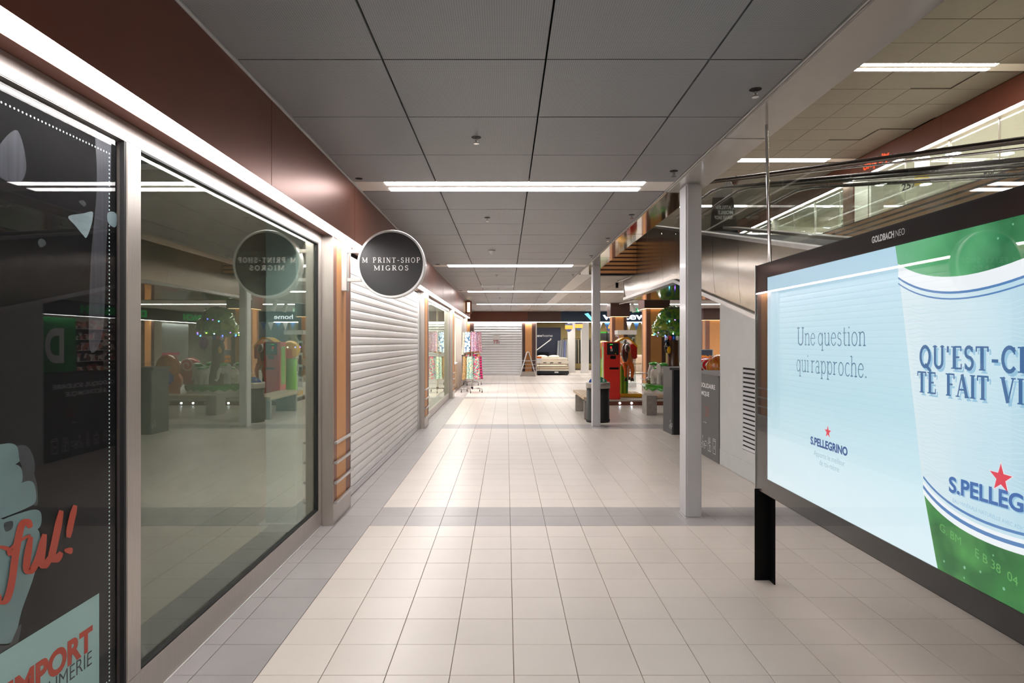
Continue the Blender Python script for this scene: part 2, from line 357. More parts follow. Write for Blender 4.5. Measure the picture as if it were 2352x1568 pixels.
def serif(root, name, s, m, o, r, u, cap, width, gap=.16, label=None, fat=1.0):
    tot = sum(SER[c][0] for c in s)+gap*(len(s)-1); sx = width/tot
    r = Vector(r).normalized(); u = Vector(u).normalized(); o = Vector(o); mb = MB(); x = 0
    n = r.cross(u)
    k = 0
    def q(pts):
        nonlocal k
        k += 1
        mb.poly([o+r*p[0]*sx+u*p[1]*cap+n*(k % 7)*.00004 for p in pts])
    for c in s:
        W, st, se = SER[c]
        for pts, th in st:
            th *= fat
            for a, b in zip(pts, pts[1:]):
                d = Vector((b[0]-a[0], b[1]-a[1])); ln = d.length
                if ln < 1e-6: continue
                d /= ln; e = Vector((-d.y, d.x))*th/2; ex = d*(th*.25 if len(pts) > 2 else 0)
                A = Vector(a)-ex; Bv = Vector(b)+ex
                q([(x+p[0], p[1]) for p in (A-e, Bv-e, Bv+e, A+e)])
        for sx_, sy_, hw in se:
            y0, y1 = (sy_, sy_+.055) if sy_ < .5 else (sy_-.055, sy_)
            q([(x+sx_-hw, y0), (x+sx_+hw, y0), (x+sx_+hw, y1), (x+sx_-hw, y1)])
        x += W+gap
    return part(root, name, mb, m, label)
def star(mb, o, r, u, R):
    r = Vector(r); u = Vector(u); o = Vector(o)
    p = [o+(r*sin(pi*k/5)+u*cos(pi*k/5))*(R if k % 2 == 0 else R*.4) for k in range(10)]
    for k in range(10): mb.poly([o, p[k], p[(k+1) % 10]])
    return mb
def lines(mb, o, r, u, polys, th):
    """thin flat outlines (icons) drawn in the plane r,u"""
    r = Vector(r); u = Vector(u); o = Vector(o)
    for pts in polys:
        for a, b in zip(pts, pts[1:]):
            A = Vector(a); Bv = Vector(b); d = (Bv-A)
            if d.length < 1e-6: continue
            d.normalize(); e = Vector((-d.y, d.x))*th/2
            mb.poly([o+r*p[0]+u*p[1] for p in (A-e-d*th/2, Bv-e+d*th/2, Bv+e+d*th/2, A+e-d*th/2)])
    return mb
CZ = 2.977      # ceiling height of the lower mall
UZ = 6.67       # ceiling of the upper level
UF = 3.66       # upper floor level
# ------------------------------------------------------------------ floor with its tiles
floor = B(-7, 16, -7, 40, -.25, -.004).build('floor', grout, kind='structure', label='mall floor of square beige tiles with grey tile bands')
TS = .3; G = .0017
xs = [.0365+TS*k for k in range(-4, 53)]
def is_grey_row(y): return ((y-5.355) % 6.0) < .6-1e-4
def tile_mesh(w, d, m, name):
    x, y = w/2-G, d/2-G
    b = .0012
    vs = [(-x, -y, -.009), (x, -y, -.009), (x, y, -.009), (-x, y, -.009), (-x, -y, -b), (x, -y, -b), (x, y, -b), (-x, y, -b),
          (-x+b, -y+b, 0), (x-b, -y+b, 0), (x-b, y-b, 0), (-x+b, y-b, 0)]
    fs = [(0,1,5,4), (1,2,6,5), (2,3,7,6), (3,0,4,7), (4,5,9,8), (5,6,10,9), (6,7,11,10), (7,4,8,11), (8,9,10,11)]
    return MB().add(vs, fs)
tm = {}
cells = []   # x0, x1, y0, grey
for j in range(-28, 98):
    y0 = 5.355+TS*j
    cols = [(x, x+TS) for x in xs]
    cols = [(-1.4635, -1.1635), (-1.5665, -1.4635)] + cols
    if y0 > 23.9: cols += [(-1.7635-TS*k, -1.4635-TS*k) for k in range(17)]; cols.remove((-1.5665, -1.4635))
    for x0, x1 in cols:
        if x1 > 12.2 or (y0 < 5 and x0 > 6): continue
        g = is_grey_row(y0+.05) or (x1 < -1.16 and y0 < 23.9)
        cells.append((x0, x1, y0, g))
def seen(c):
    x0, x1, y0, g = c; y = y0+TS
    if y0+TS/2 < 2.75: return 0
    px = 1162.4+1447*((x0+x1)/2)/(y0+.15)
    if px < 0 or px > 2380 or (x0+x1)/2 > 2.75 and y0 < 8: return 0
    if px > 1733 and (x0 > 1.62) and y0+.15 < 3.0 and px > 1783 and (y0+.15)*.57 > (x0): pass
    # hidden behind the advertising board
    yy = 785+1447*1.562/(y0+.15)
    if px > 1740 and yy < 785+.589*(px-1162.4) - 25: return 0
    return (x1-x0)/(y0+.15)**3
order = sorted(cells, key=seen, reverse=True)
single = set(order[:300])
rest = {True: MB(), False: MB()}
for c in cells:
    x0, x1, y0, g = c
    if c in single:
        key = (round(x1-x0, 3), g)
        if key not in tm: tm[key] = tile_mesh(x1-x0, TS, None, 't').mesh('tile', tile_grey if g else tile_beige)
        o = bpy.data.objects.new('tile', tm[key]); COL.objects.link(o); o.parent = floor
        o.location = ((x0+x1)/2, y0+TS/2, random.uniform(-.0003, .0003))
    else:
        t = tile_mesh(x1-x0, TS, None, 't'); cx, cy = (x0+x1)/2, y0+TS/2
        rest[g].add([(v[0]+cx, v[1]+cy, v[2]) for v in t.v], t.f)
rest[False].build('tile_field', tile_beige, floor, kind='stuff')
rest[True].build('tile_band', tile_grey, floor, kind='stuff')

# ------------------------------------------------------------------ lower ceiling: slab, panels, troughs
ceiling = MB()
ceiling.box(-7, 1.81, -7, 13.15, CZ+.10, UF)
ceiling.box(-7, 16, 13.15, 40, CZ+.10, UF)
ceiling = ceiling.build('ceiling', shadow_gap, kind='structure', label='dark void above the perforated grey ceiling panels')
pcols = [(-1.35, -.62), (-.62, .20), (.20, 1.02), (1.02, 1.49)]
pm = {}
def cpanel(parent, x0, x1, y0, y1, z, m, th=.02, g=.005):
    key = (round(x1-x0, 3), round(y1-y0, 3), m.name, th)
    if key not in pm:
        a, b = (x1-x0)/2-g, (y1-y0)/2-g
        pm[key] = B(-a, a, -b, b, 0, th).mesh('ceiling_panel', m)
    o = bpy.data.objects.new('ceiling_panel', pm[key]); COL.objects.link(o); o.parent = parent
    o.location = ((x0+x1)/2, (y0+y1)/2, z+random.uniform(-.0012, .0012)); return o
rows = []
for k in range(-1, 5):
    ys = 5.93+6*(k-1)
    rows += [(ys+.807*i, ys+.807*(i+1)) for i in range(7)]
rows = [r for r in rows if r[0] > -.6]
for y0, y1 in rows:
    if y1 > 24: continue
    for x0, x1 in pcols: cpanel(ceiling, x0, x1, y0, y1, CZ, perf)
fm = MB()
for y0, y1 in rows:
    if y1 > 24:
        for x0 in [-.62+.82*i for i in range(-6, 15)]:
            fm.box(x0+.005, x0+.815, y0+.005, y1-.005, CZ, CZ+.02)
    elif y0 > 13.2:
        for x0 in [1.84+.82*i for i in range(12)]: fm.box(x0+.005, x0+.815, y0+.005, y1-.005, CZ, CZ+.02)
fm.build('ceiling_panel_field', perf_far, ceiling, kind='stuff')
B(1.492, 1.838, 13.16, 23.9, CZ-.001, CZ+.02).build('ceiling_border', white_paint, ceiling)
# edge angle along the shopfront fascia and the shadow joint on the other side
B(-1.375, -1.352, -1, 24, CZ-.004, CZ+.015).build('ceiling_edge_angle', white_paint, ceiling)
B(1.497, 1.507, -1, 13.15, CZ-.002, CZ+.03).build('ceiling_edge_angle', white_paint, ceiling)
# beam over the column row
beam = thing('edge_beam', 'long pale steel edge beam along the atrium, carried by the two grey columns', 'beam', (1.658, 5.7, CZ))
for i, (a, b) in enumerate([(-1, 2.2), (2.2, 4.35), (4.35, 5.93), (5.93, 8.2), (8.2, 10.5), (10.5, 13.15)]):
    part(beam, 'beam_panel', MB().bev(1.51, 1.81, a+.002, b-.002, CZ-.012, CZ+.68, .006), beam_paint if i < 3 else steel_mirror, None if i < 3 else 'polished steel beam panel')

# ceiling lights ------------------------------------------------------
def clight(y0, x0, x1, xa, xb, z, label, m=L_tube, group=None):
    """white trough with two continuous diffusers"""
    t = thing('ceiling_light', label, 'ceiling light', ((x0+x1)/2, y0, z), group)
    part(t, 'trough', MB().box(xa, xb, y0+.003, y0+.35, z+.004, z+.03), trough)
    for a, b in ((.01, .125), (.232, .34)):
        part(t, 'diffuser', MB().bev(x0, x1, y0+a, y0+b, z-.001, z+.0035, .0005), m)
    return t
L1 = 'twin-tube ceiling light in the mall ceiling, '
clight(-.42, -1.08, 1.235, -1.35, 1.49, CZ, L1+'behind the viewer')
clight(-6.42, -1.08, 6.2, -1.35, 6.4, CZ, L1+'added unseen and wide, far behind the viewer', L_far)  # added lamp out of view, wide and strong to brighten camera-facing surfaces
clight(5.575, -1.08, 1.235, -1.35, 1.49, CZ, L1+'nearest, level with the round black sign')
clight(11.575, -1.08, 1.235, -1.35, 1.49, CZ, L1+'second one back, in front of the grille')
clight(17.575, -1.08, 6.5, -1.35, 11.6, CZ, L1+'third one back, running on behind the column', L_far)
clight(23.575, -1.1, 11.5, -1.35, 11.8, CZ, L1+'farthest, just before the brown end fascia', L_far)

# sprinklers, detector, grille -----------------------------------------
def sprinkler(x, y, z, label):
    t = thing('sprinkler', label, 'sprinkler', (x, y, z), 'ceiling sprinklers')
    part(t, 'rosette', MB().cyl((x, y, z-.002), (x, y, z), .034, n=14), black)
    part(t, 'sprinkler_head', MB().cyl((x, y, z-.035), (x, y, z-.002), .006, n=8).cyl((x, y, z-.026), (x, y, z-.018), .012, n=8).cyl((x, y, z-.045), (x, y, z-.04), .02, .02, n=12), chrome)
for x, y, l in [(-.206, 4.36, 'sprinkler in the nearest left-of-centre ceiling panel'), (1.397, 3.53, 'sprinkler nearest the viewer beside the edge beam'),
                (1.39, 5.22, 'sprinkler beside the edge beam just before the nearest ceiling light'), (-.215, 7.18, 'left-of-centre sprinkler just behind the nearest ceiling light'),
                (1.398, 7.01, 'sprinkler beside the edge beam just behind the nearest ceiling light'), (1.39, 8.6, 'sprinkler beside the edge beam midway between the columns'),
                (1.40, 10.35, 'sprinkler beside the edge beam just before the far column'), (-.2, 13.3, 'left-of-centre sprinkler just behind the second ceiling light'),
                (-.2, 16.6, 'left-of-centre sprinkler just before the third ceiling light'), (-.2, 20.2, 'left-of-centre sprinkler between third and fourth ceiling light'),
                (1.4, 13.2, 'sprinkler right of centre just behind the second ceiling light'), (2.3, 19.5, 'farthest sprinkler right of centre')]:
    sprinkler(x, y, CZ, l)
t = thing('smoke_detector', 'round white smoke detector at the middle of the mall ceiling', 'detector', (-.22, 9.75, CZ))
part(t, 'base', MB().lathe([(0, -.001), (.055, -.001), (.055, -.02), (0, -.02)], (-.22, 9.75, CZ)), white)
part(t, 'sensor_dome', MB().lathe([(.045, -.02), (.04, -.04), (.02, -.055), (0, -.056)], (-.22, 9.75, CZ)), white)
t = thing('ceiling_hole', 'dark open fixing hole in the nearest ceiling panel beside the left fascia', 'fixture', (-1.275, 5.46, CZ))
part(t, 'hole_rim', MB().cyl((-1.275, 5.46, CZ-.002), (-1.275, 5.46, CZ), .032, n=12), black)
t = thing('air_grille', 'square grey air grille in the ceiling between the second and third lights', 'grille', (-.25, 15.9, CZ))
part(t, 'grille_frame', B(-.62, .19, 15.65, 16.3, CZ-.006, CZ), grey_wall)
for i in range(9): part(t.children[0], 'louvre', B(-.59, .16, 15.69+i*.065, 15.72+i*.065, CZ-.014, CZ-.006), col_paint)
for x, y in [(-1.3, 11.5), (-1.3, 17.45)]:
    t = thing('speaker_disc', 'small dark ceiling disc by the left fascia before the %s ceiling light' % ('second' if y < 12 else 'third'), 'fixture', (x+.05, y, CZ))
    part(t, 'disc', MB().cyl((x+.05, y, CZ-.006), (x+.05, y, CZ), .04, n=12), black)

# ------------------------------------------------------------------ columns
def column(y, label):
    t = thing('steel_column', label, 'column', (1.665, y+.11, 0), 'grey square steel columns')
    part(t, 'column_shaft', MB().bev(1.595, 1.735, y, y+.22, 0.0, CZ-.012, .014), col_paint)
    part(t, 'sealant_base', MB().box(1.590, 1.740, y-.004, y+.224, 0.0, .008), white_paint)
column(5.58, 'nearest square grey steel column, beside the advertising board')
column(11.58, 'farther square grey steel column, in front of the round waste bin')

# ------------------------------------------------------------------ left shopfront row
XW = -1.564   # shopfront plane
XF = -1.366   # fascia face
fas = thing('shop_fascia', 'long copper brown metal fascia above the left shopfronts with a glowing underside', 'fascia', (XF, 11, 2.47))
ys = [-1, .0, 1.67, 3.67, 5.68, 7.7, 9.7, 11.7, 13.7, 15.7, 17.7, 19.7, 21.8, 23.95]
for a, b in zip(ys, ys[1:]):
    part(fas, 'fascia_panel', MB().bev(XF-.012, XF, a+.0015, b-.0015, 2.472, CZ-.006, .002), copper)
part(fas, 'soffit', B(-1.574, -1.468, -1, 23.94, 2.47, 2.482), copper)
part(fas, 'fascia_end', B(-1.60, XF-.013, 23.93, 23.95, 2.47, CZ-.006), copper)
part(fas, 'strip_lamp', B(-1.467, XF-.013, -1, 23.92, 2.462, 2.478), L_strip, 'glowing white strip lamp')
part(fas, 'lip', B(-1.4705, -1.467, -1, 23.92, 2.458, 2.478), copper)

def pillar(y0, label, x0=-1.57, x1=-1.47, y1=None, z1=2.47, rails=True, z0=0, group='striped pillars of the left shopfronts'):
    y1 = y1 or y0+.6
    t = thing('striped_pillar', label, 'pillar', ((x0+x1)/2, y0+.3, z0), group)
    part(t, 'steel_face', MB().bev(x0-.3, x1, y0, y0+.012, z0, z1, .002), steel, 'brushed stainless steel face')
    a, b = y0+.013, y1
    c1, c2 = y0+.13, y0+.44
    for s0, s1, m in ((a, c1, mauve), (c1, c2, orange), (c2, b, mauve)):
        part(t, 'stripe', B(x0-.02, x1-.006 if m is mauve else x1-.004, s0, s1, z0+.185, z1), m, 'orange stripe' if m is orange else 'brown stripe')
    part(t, 'base_plate', MB().bev(x0-.02, x1, a, b, z0, z0+.185, .003), steel)
    part(t, 'rear_face', B(x0-.3, x1, y1, y1+.01, z0, z1), steel)
    for z in (.185, .355, .525, .695) if rails else ():
        part(t, 'bumper_rail', MB().bev(x1+.0, x1+.028, y0+.02, y1+.005, z0+z-.008, z0+z+.014, .004).box(x1-.01, x1+.003, y0+.05, y0+.07, z0+z-.005, z0+z+.01).box(x1-.01, x1+.003, y1-.07, y1-.05, z0+z-.005, z0+z+.01), alu)
    return t
pillar(5.355, 'nearest orange striped pillar, carrying the round black shop sign')
pillar(11.355, 'second striped pillar, between the roller shutter and the scarf shop window')
pillar(17.355, 'third striped pillar, between the scarf shop window and its bright doorway')
pillar(23.355, 'farthest striped pillar of the left row, beside the scarf stands')

# window_1: poster pane and the dark shop pane
def rail(name, parent, *a): return part(parent, name, MB().bev(*a, .003), steel)
w1 = thing('window_1', 'large dark shop window in brushed steel frames, nearest on the left', None, (XW, 2.6, 0), kind='structure')
rail('bottom_rail', w1, XW-.05, XW, -.6, 5.30, .004, .155)
rail('top_rail', w1, XW-.05, XW, -.6, 5.30, 2.388, 2.47)
rail('mullion', w1, XW-.05, XW+.0005, 2.60, 2.70, .155, 2.388)
rail('end_stile', w1, XW-.05, XW+.0005, 5.26, 5.30, .155, 2.388)
rail('end_post', w1, XW-.06, XW-.004, 5.303, 5.353, 0, 2.47)
part(w1, 'floor_seal', B(XW, XW+.006, -.6, 5.34, 0, .008), white_paint)
part(w1, 'gasket', B(XW-.022, XW-.004, 2.70, 5.26, .155, .165).box(XW-.022, XW-.004, 2.70, 5.26, 2.378, 2.388).box(XW-.022, XW-.004, 5.25, 5.26, .165, 2.378).box(XW-.022, XW-.004, 2.586, 2.60, .155, 2.388), rubber)
part(w1, 'pane', B(XW-.026, XW-.022, 2.70, 5.26, .155, 2.388), glass_shop, 'clear reflecting pane')
part(w1, 'pane', B(XW-.030, XW-.022, -.6, 2.60, .155, 2.388), glass_film, 'pane over the black poster')
# shutter bay
XS = -1.585
sh = thing('roller_shutter', 'closed pale grey roller shutter between the two nearest striped pillars', 'shutter', (XS, 8.6, 0))
nsl = 26; hs = (2.44-.075)/nsl
slm = MB().prism([(XS-.012, 0), (XS+.004, .004), (XS+.009, hs*.3), (XS+.009, hs*.7), (XS+.004, hs-.006), (XS-.010, hs-.002)], 1, 5.99, 11.24).mesh('slat', alu_shut)
for i in range(nsl):
    o = bpy.data.objects.new('slat', slm); COL.objects.link(o); o.parent = sh; o.location = (-XS, -8.6, .075+i*hs)
part(sh, 'bottom_bar', MB().bev(XS-.012, XS+.02, 5.99, 11.24, .012, .075, .004), alu)
part(sh, 'guide_rail', MB().bev(XS-.02, XS+.035, 11.24, 11.35, 0, 2.47, .004), alu)
part(sh, 'guide_rail', MB().bev(XS-.02, XS+.03, 5.967, 5.99, 0, 2.47, .004), alu)
part(sh, 'lock_plate', B(XS+.009, XS+.013, 8.0, 8.12, .14, .2), white)
part(sh, 'backing', B(XS-.05, XS-.02, 5.96, 11.36, 0, 2.47), dark_wall)
part(sh, 'threshold', B(XS-.02, XS+.022, 5.96, 11.35, 0, .010), steel)
# window_2: scarf shop window
w2 = thing('window_2', 'lit scarf shop window in brushed steel frames beyond the roller shutter', None, (XW, 14.6, 0), kind='structure')
rail('bottom_rail', w2, XW-.05, XW, 11.966, 17.30, .004, .155)
rail('top_rail', w2, XW-.05, XW, 11.966, 17.30, 2.388, 2.47)
rail('end_stile', w2, XW-.05, XW+.0005, 17.22, 17.30, .155, 2.388)
rail('start_stile', w2, XW-.05, XW+.0005, 11.966, 12.02, .155, 2.388)
part(w2, 'pane', B(XW-.026, XW-.022, 12.02, 17.22, .155, 2.388), glass_shop)
# doorway frame
d1 = thing('door_1', 'open bright shop doorway with a thin steel frame, beside the scarf stands', None, (XW, 20, 0), kind='structure')
rail('door_frame', d1, XW-.10, XW, 22.2, 22.30, .0, 2.47)
rail('door_frame', d1, XW-.06, XW-.02, 17.966, 22.2, 2.36, 2.47)
rail('door_side_panel', d1, XW-.06, XW-.02, 22.30, 23.34, 0, 2.47)

# solid walls and rooms behind the left row
wl = B(-7, -1.62, 5.37, 5.95, 0, CZ+.1).box(-7, -1.66, 11.37, 11.95, 0, CZ+.1).box(-7, -1.62, 23.4, 23.9, 0, CZ+.1)
wl.box(-1.66, -1.60, 5.0, 5.37, 2.47, CZ).build('wall_left', cream_wall, kind='structure')
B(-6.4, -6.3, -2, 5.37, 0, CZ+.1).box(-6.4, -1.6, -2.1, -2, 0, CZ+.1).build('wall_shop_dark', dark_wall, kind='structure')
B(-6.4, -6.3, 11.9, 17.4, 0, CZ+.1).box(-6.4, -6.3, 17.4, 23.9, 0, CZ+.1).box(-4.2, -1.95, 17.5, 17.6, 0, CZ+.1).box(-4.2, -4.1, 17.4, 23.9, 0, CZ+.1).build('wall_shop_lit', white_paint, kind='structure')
B(-6.3, -1.625, -2, 5.36, -.002, .003).build('floor_dark_shop', mat('dimming_floor', (34, 35, 36), .9), kind='structure')  # dark floor added so the interior stays dim behind the pane's reflections
# inner column of the dark shop, seen behind the pane
t = thing('shop_column', 'pale square column with a plinth standing inside the dark shop behind the glass', 'column', (-1.86, 5.25, 0))
part(t, 'shaft', MB().bev(-1.985, -1.73, 5.2, 5.36, .07, CZ, .004), mat('pale_green_paint', (190, 210, 204), .6))
part(t, 'plinth', MB().bev(-2.03, -1.70, 5.16, 5.36, 0, .07, .004), white)
# ceiling stuff in the dark shop: rail, two spotlights, ducts
t = thing('track_light', 'white track with two spotlights under the ceiling of the dark shop', 'track light', (-3.3, 4.3, 2.75))
part(t, 'track', B(-5.6, -1.9, 4.28, 4.31, 2.74, 2.77), white)
def spot(root, x, y, z, tilt=.5, s=1.0, m=white):
    part(root, 'spot_arm', MB().box(x-.02*s, x+.02*s, y-.01, y+.01, z-.08*s, z), m)
    part(root, 'spot_body', MB().cyl((x, y, z-.07*s), (x+.06*s, y-.10*s*tilt, z-.27*s), .05*s, .06*s, n=16), m)
spot(t, -3.0, 4.3, 2.74); spot(t, -3.9, 4.3, 2.74)
t = thing('air_duct', 'grey air duct crossing the ceiling of the dark shop', 'duct', (-3.5, 3.4, 2.8))
part(t, 'duct_run', MB().cyl((-5.9, 3.0, 2.8), (-1.9, 3.9, 2.8), .11, n=16), grey_wall)
part(t, 'duct_band', MB().cyl((-4.0, 3.42, 2.8), (-3.95, 3.435, 2.8), .12, n=16), alu)

# ------------------------------------------------------------------ grey wall under the moving ramp (X = 2.72)
SL = .2145
def zb(y): return 2.20+SL*(y-8.72) if y < 10.26 else 2.53
def zt(y): return min(3.046+SL*(y-8.73), 3.68)
XR = 2.72
YE = -1.2
wr = thing('wall_right', 'plain pale grey panel wall under the moving ramp', None, (XR, 4, 0), kind='structure')
part(wr, 'wall_panel', MB().prism([(y, z) for y, z in ((-1, .004), (8.05, .004), (8.05, zb(8.05)), (-1, zb(-1)-.0))], 0, XR+.012, XR+.06), grey_wall)
part(wr, 'base_strip', B(XR+.008, XR+.014, -1, 8.05, .004, .20), grey_wall)
part(wr, 'wall_core', MB().prism([(-1, 0), (8.0, 0), (8.0, zb(8.0)-.05), (-1, .01)], 0, XR+.07, 4.6), grey_wall)
gr = thing('louvre_grille', 'tall grey louvred ventilation grille in the wall under the ramp', 'grille', (XR, 6.85, .25))
part(gr, 'grille_frame', MB().box(XR, XR+.013, 7.24, 7.33, .25, 1.346).box(XR, XR+.013, 6.1, 6.19, .25, 1.346).box(XR, XR+.013, 6.19, 7.24, 1.27, 1.346).box(XR, XR+.013, 6.19, 7.24, .25, .335), grey_wall)
part(gr, 'grille_back', B(XR+.006, XR+.0125, 6.19, 7.24, .335, 1.27), shadow_gap)
lv = MB().prism([(XR-.012, .0), (XR-.010, -.003), (XR+.010, .026), (XR+.008, .029)], 1, 6.19, 7.24).mesh('louvre_slat', col_paint)
for i in range(18):
    o = bpy.data.objects.new('louvre_slat', lv); COL.objects.link(o); o.parent = gr; o.location = (-XR, -6.85, .345+i*.0515-.25)

# ------------------------------------------------------------------ moving ramp
rp = thing('moving_ramp', 'moving ramp clad in brushed steel with glass balustrades rising behind the advertising board', 'moving walkway', (XR, 4, 0))
def clad(y0, y1):
    mb = MB()
    def f(u, v):
        y = y0+.003+(y1-y0-.006)*u; z = zb(y)+.05+(zt(y)-zb(y)-.05)*v
        x = XR+.03*(1-v)**2-.012*sin(pi*v)
        return (x, y, z)
    mb.grid(f, 6, 12); return mb
js = [14.6, 13.2, 12.1, 11.0, 10.1, 9.2, 8.27, 7.37, 6.45, 5.55, 4.65, 3.75, 2.85, 1.95, 1.05, .1, YE]
for a, b in zip(js, js[1:]): part(rp, 'cladding_panel', clad(b, a), steel_clad)
def strip(y0, y1, n=1):
    return MB().prism([(y0, zb(y0)), (y1, zb(y1)), (y1, zb(y1)+.055), (y0, zb(y0)+.055)], 0, XR-.006, XR+.13)
part(rp, 'lower_edge', strip(YE, 10.26), alu, 'pale steel lower edge')
part(rp, 'lower_edge', strip(10.2605, 14.6), alu, 'pale steel lower edge')
part(rp, 'upper_edge', MB().prism([(YE, zt(YE)), (11.69, zt(11.69)), (14.6, 3.68), (14.6, 3.72), (11.69, 3.72), (YE, zt(YE)+.04)], 0, XR-.01, XR+.12), alu)
part(rp, 'underside', MB().add([(XR+.13, 10.26, 2.535), (5.6, 10.26, 2.535), (5.6, 14.6, 2.535), (XR+.13, 14.6, 2.535)], [(0,1,2,3)]), steel_mirror)
part(rp, 'underside', MB().add([(XR+.13, 8.05, zb(8.05)+.01), (5.6, 8.05, zb(8.05)+.01), (5.6, 10.26, 2.535), (XR+.13, 10.26, 2.535)], [(0,1,2,3)]), steel_mirror)
part(rp, 'end_face', B(XR, 5.6, 14.6, 14.62, 2.53, 3.72), steel_clad)
part(rp, 'truss', MB().prism([(YE, zb(YE)+.06), (8.05, zb(8.05)+.06), (10.26, 2.57), (14.55, 2.57), (14.55, 3.6), (11.69, 3.55), (YE, zt(YE)-.1)], 0, XR+.14, 5.55), dark_wall)
for i in range(46):    # pallets of the two belts
    y = .2+i*.25
    part(rp, 'pallet', MB().prism([(y, zt(y)-.06), (y+.245, zt(y+.245)-.06), (y+.245, zt(y+.245)-.085), (y, zt(y)-.085)], 0, 2.98, 3.98), rubber)
part(rp, 'middle_deck', MB().prism([(YE, zt(YE)-.02), (11.69, 3.66), (11.69, 3.70), (YE, zt(YE)+.02)], 0, 4.02, 4.30), steel)
handrail_m = mat('handrail_dark', (92, 84, 78), .25, metal=.8)
def railing(x, y0, y1, h=.74):
    ends = [y0]
    while ends[-1]+1.25 < y1: ends.append(ends[-1]+1.25)
    ends.append(y1)
    for a, b in zip(ends, ends[1:]):
        part(rp, 'glass_panel', MB().prism([(a+.06+.004, zt(a)+.04), (b+.06-.004, zt(b)+.04), (b-.10-.004, zt(b)+h-.02), (a-.10+.004, zt(a)+h-.02)], 0, x-.006, x+.006), glass_bal)
    part(rp, 'handrail', MB().tube([(x, y0-.1, zt(y0)+h), (x, (y0+11.69)/2, zt((y0+11.69)/2)+h), (x, 11.3, zt(11.3)+h), (x, 11.9, 3.68+h), (x, y1, 3.68+h)], .021), handrail_m, 'dark steel handrail')
    part(rp, 'handrail_channel', MB().tube([(x, y0, zt(y0)+h-.04), (x, 11.3, zt(11.3)+h-.027), (x, 11.9, 3.68+h-.027), (x, y1, 3.68+h-.04)], .008, 8), chrome)
for x in (2.80, 3.90, 4.38, 5.48): railing(x, .2, 14.4)

# ------------------------------------------------------------------ upper level
up = MB(); up.box(-7, 16, -8, 42, UZ+.10, UZ+.2)
upc = up.build('ceiling_upper', shadow_gap, kind='structure', label='brownish grey panel ceiling of the upper level')
for i in range(10):
    for y0, y1 in [r for r in rows if 3.5 < r[0] < 29]:
        x0 = 1.6+i*.82
        cpanel(upc, x0, x0+.82, y0, y1, UZ+(.018 if random.random() < .04 else 0), upper_panel, .02, .006)
fu = MB()
for y0 in [-6+.81*i for i in range(12)]:
    for i in range(10): fu.box(1.606+i*.82, 2.414+i*.82, y0+.006, y0+.8, UZ, UZ+.02)
for y0 in [29.2+.81*i for i in range(15)]:
    for i in range(10): fu.box(1.606+i*.82, 2.414+i*.82, y0+.006, y0+.8, UZ, UZ+.02)
for y0 in [-6+.81*i for i in range(58)]:
    for i in range(5): fu.box(-2.5+i*.82, -2.5+.81+i*.82, y0+.006, y0+.8, UZ, UZ+.02)
fu.build('ceiling_panel_field', upper_panel, upc, kind='stuff')
for i, y in enumerate((-.36, 5.64, 11.55, 17.55, 23.55, 29.55)):
    clight(y, 2.1, 9.05, 1.9, 9.79, UZ, 'twin-tube ceiling light high on the upper level, ' + ['behind the viewer', 'above the advertising board', 'nearest of the two in view', 'farther of the two in view', 'third one back', 'farthest back'][i], L_up)
# upper floor slabs
uf = B(6.3, 16, -8, 13.15, 3.05, UF).box(1.81, 16, 33.5, 40, UF, UF+.01)
uf.build('floor_upper', cream_wall, kind='structure')
B(-7, 1.81, -8, 40, UF, UF+.02).box(1.81, 16, 13.15, 40, UF, UF+.02).build('floor_gallery', tile_beige, kind='structure')
def slatwall(root, ax, c, a, b, z0, z1, side):
    """horizontal orange slats on dark brown boards; ax=0: wall of constant x"""
    bb = (B(c, c+side*.02, a, b, z0, z1) if ax == 0 else B(a, b, c, c+side*.02, z0, z1))
    part(root, 'backing_board', bb, brown_dark)
    n = int((z1-z0)/.085)
    for i in range(n):
        z = z0+.018+i*.085
        s = B(c-side*.012, c, a, b, z, z+.052) if ax == 0 else B(a, b, c-side*.012, c, z, z+.052)
        part(root, 'slat', s, orange, 'orange slat')
sw = thing('slat_cladding', 'orange and brown slatted cladding on the floor edge above the far column', 'cladding', (2.2, 13.13, CZ))
slatwall(sw, 1, 13.13, 1.815, 2.715, CZ, 3.74, 1)
sw = thing('slat_cladding', 'orange and brown slatted cladding on the upper gallery edge behind the ramp glass', 'cladding', (6.28, 8, CZ))
slatwall(sw, 0, 6.28, -2, 13.1, CZ+.05, 3.72, 1)
sw = thing('slat_cladding', 'brown slatted cladding on the floor edge behind the moving ramp', 'cladding', (5.9, 13.13, CZ))
slatwall(sw, 1, 13.13, 5.62, 6.27, CZ+.05, 3.72, 1)
# upper shopfront on the right
uw = thing('window_3', 'long lit glass shopfront of the upper level with steel mullions', None, (10, 12, UF), kind='structure')
ym = [-3, 0, 3, 6, 8.6, 11.35, 14.2, 17.35, 20.4, 23.4, 26.4, 29.3, 33.5]
for a, b in zip(ym, ym[1:]):
    part(uw, 'pane', B(10.0, 10.01, a+.02, b-.02, UF+.1, 6.08), glass_case)
    part(uw, 'mullion', B(9.98, 10.04, b-.02, b+.02, UF+.02, 6.1), steel)
    part(uw, 'mullion', B(9.99, 10.03, (a+b)/2-.008, (a+b)/2+.008, UF+.02, 6.1), steel)
part(uw, 'bottom_rail', B(9.98, 10.04, -3, 33.5, UF+.02, UF+.14), steel)
uf2 = thing('upper_fascia', 'red brown fascia with a glowing underside along the upper shopfront', 'fascia', (9.8, 12, 6.13))
for a, b in zip(ym, ym[1:]): part(uf2, 'fascia_panel', MB().bev(9.8, 9.812, a+.002, b-.002, 6.13, UZ-.005, .002), brown)
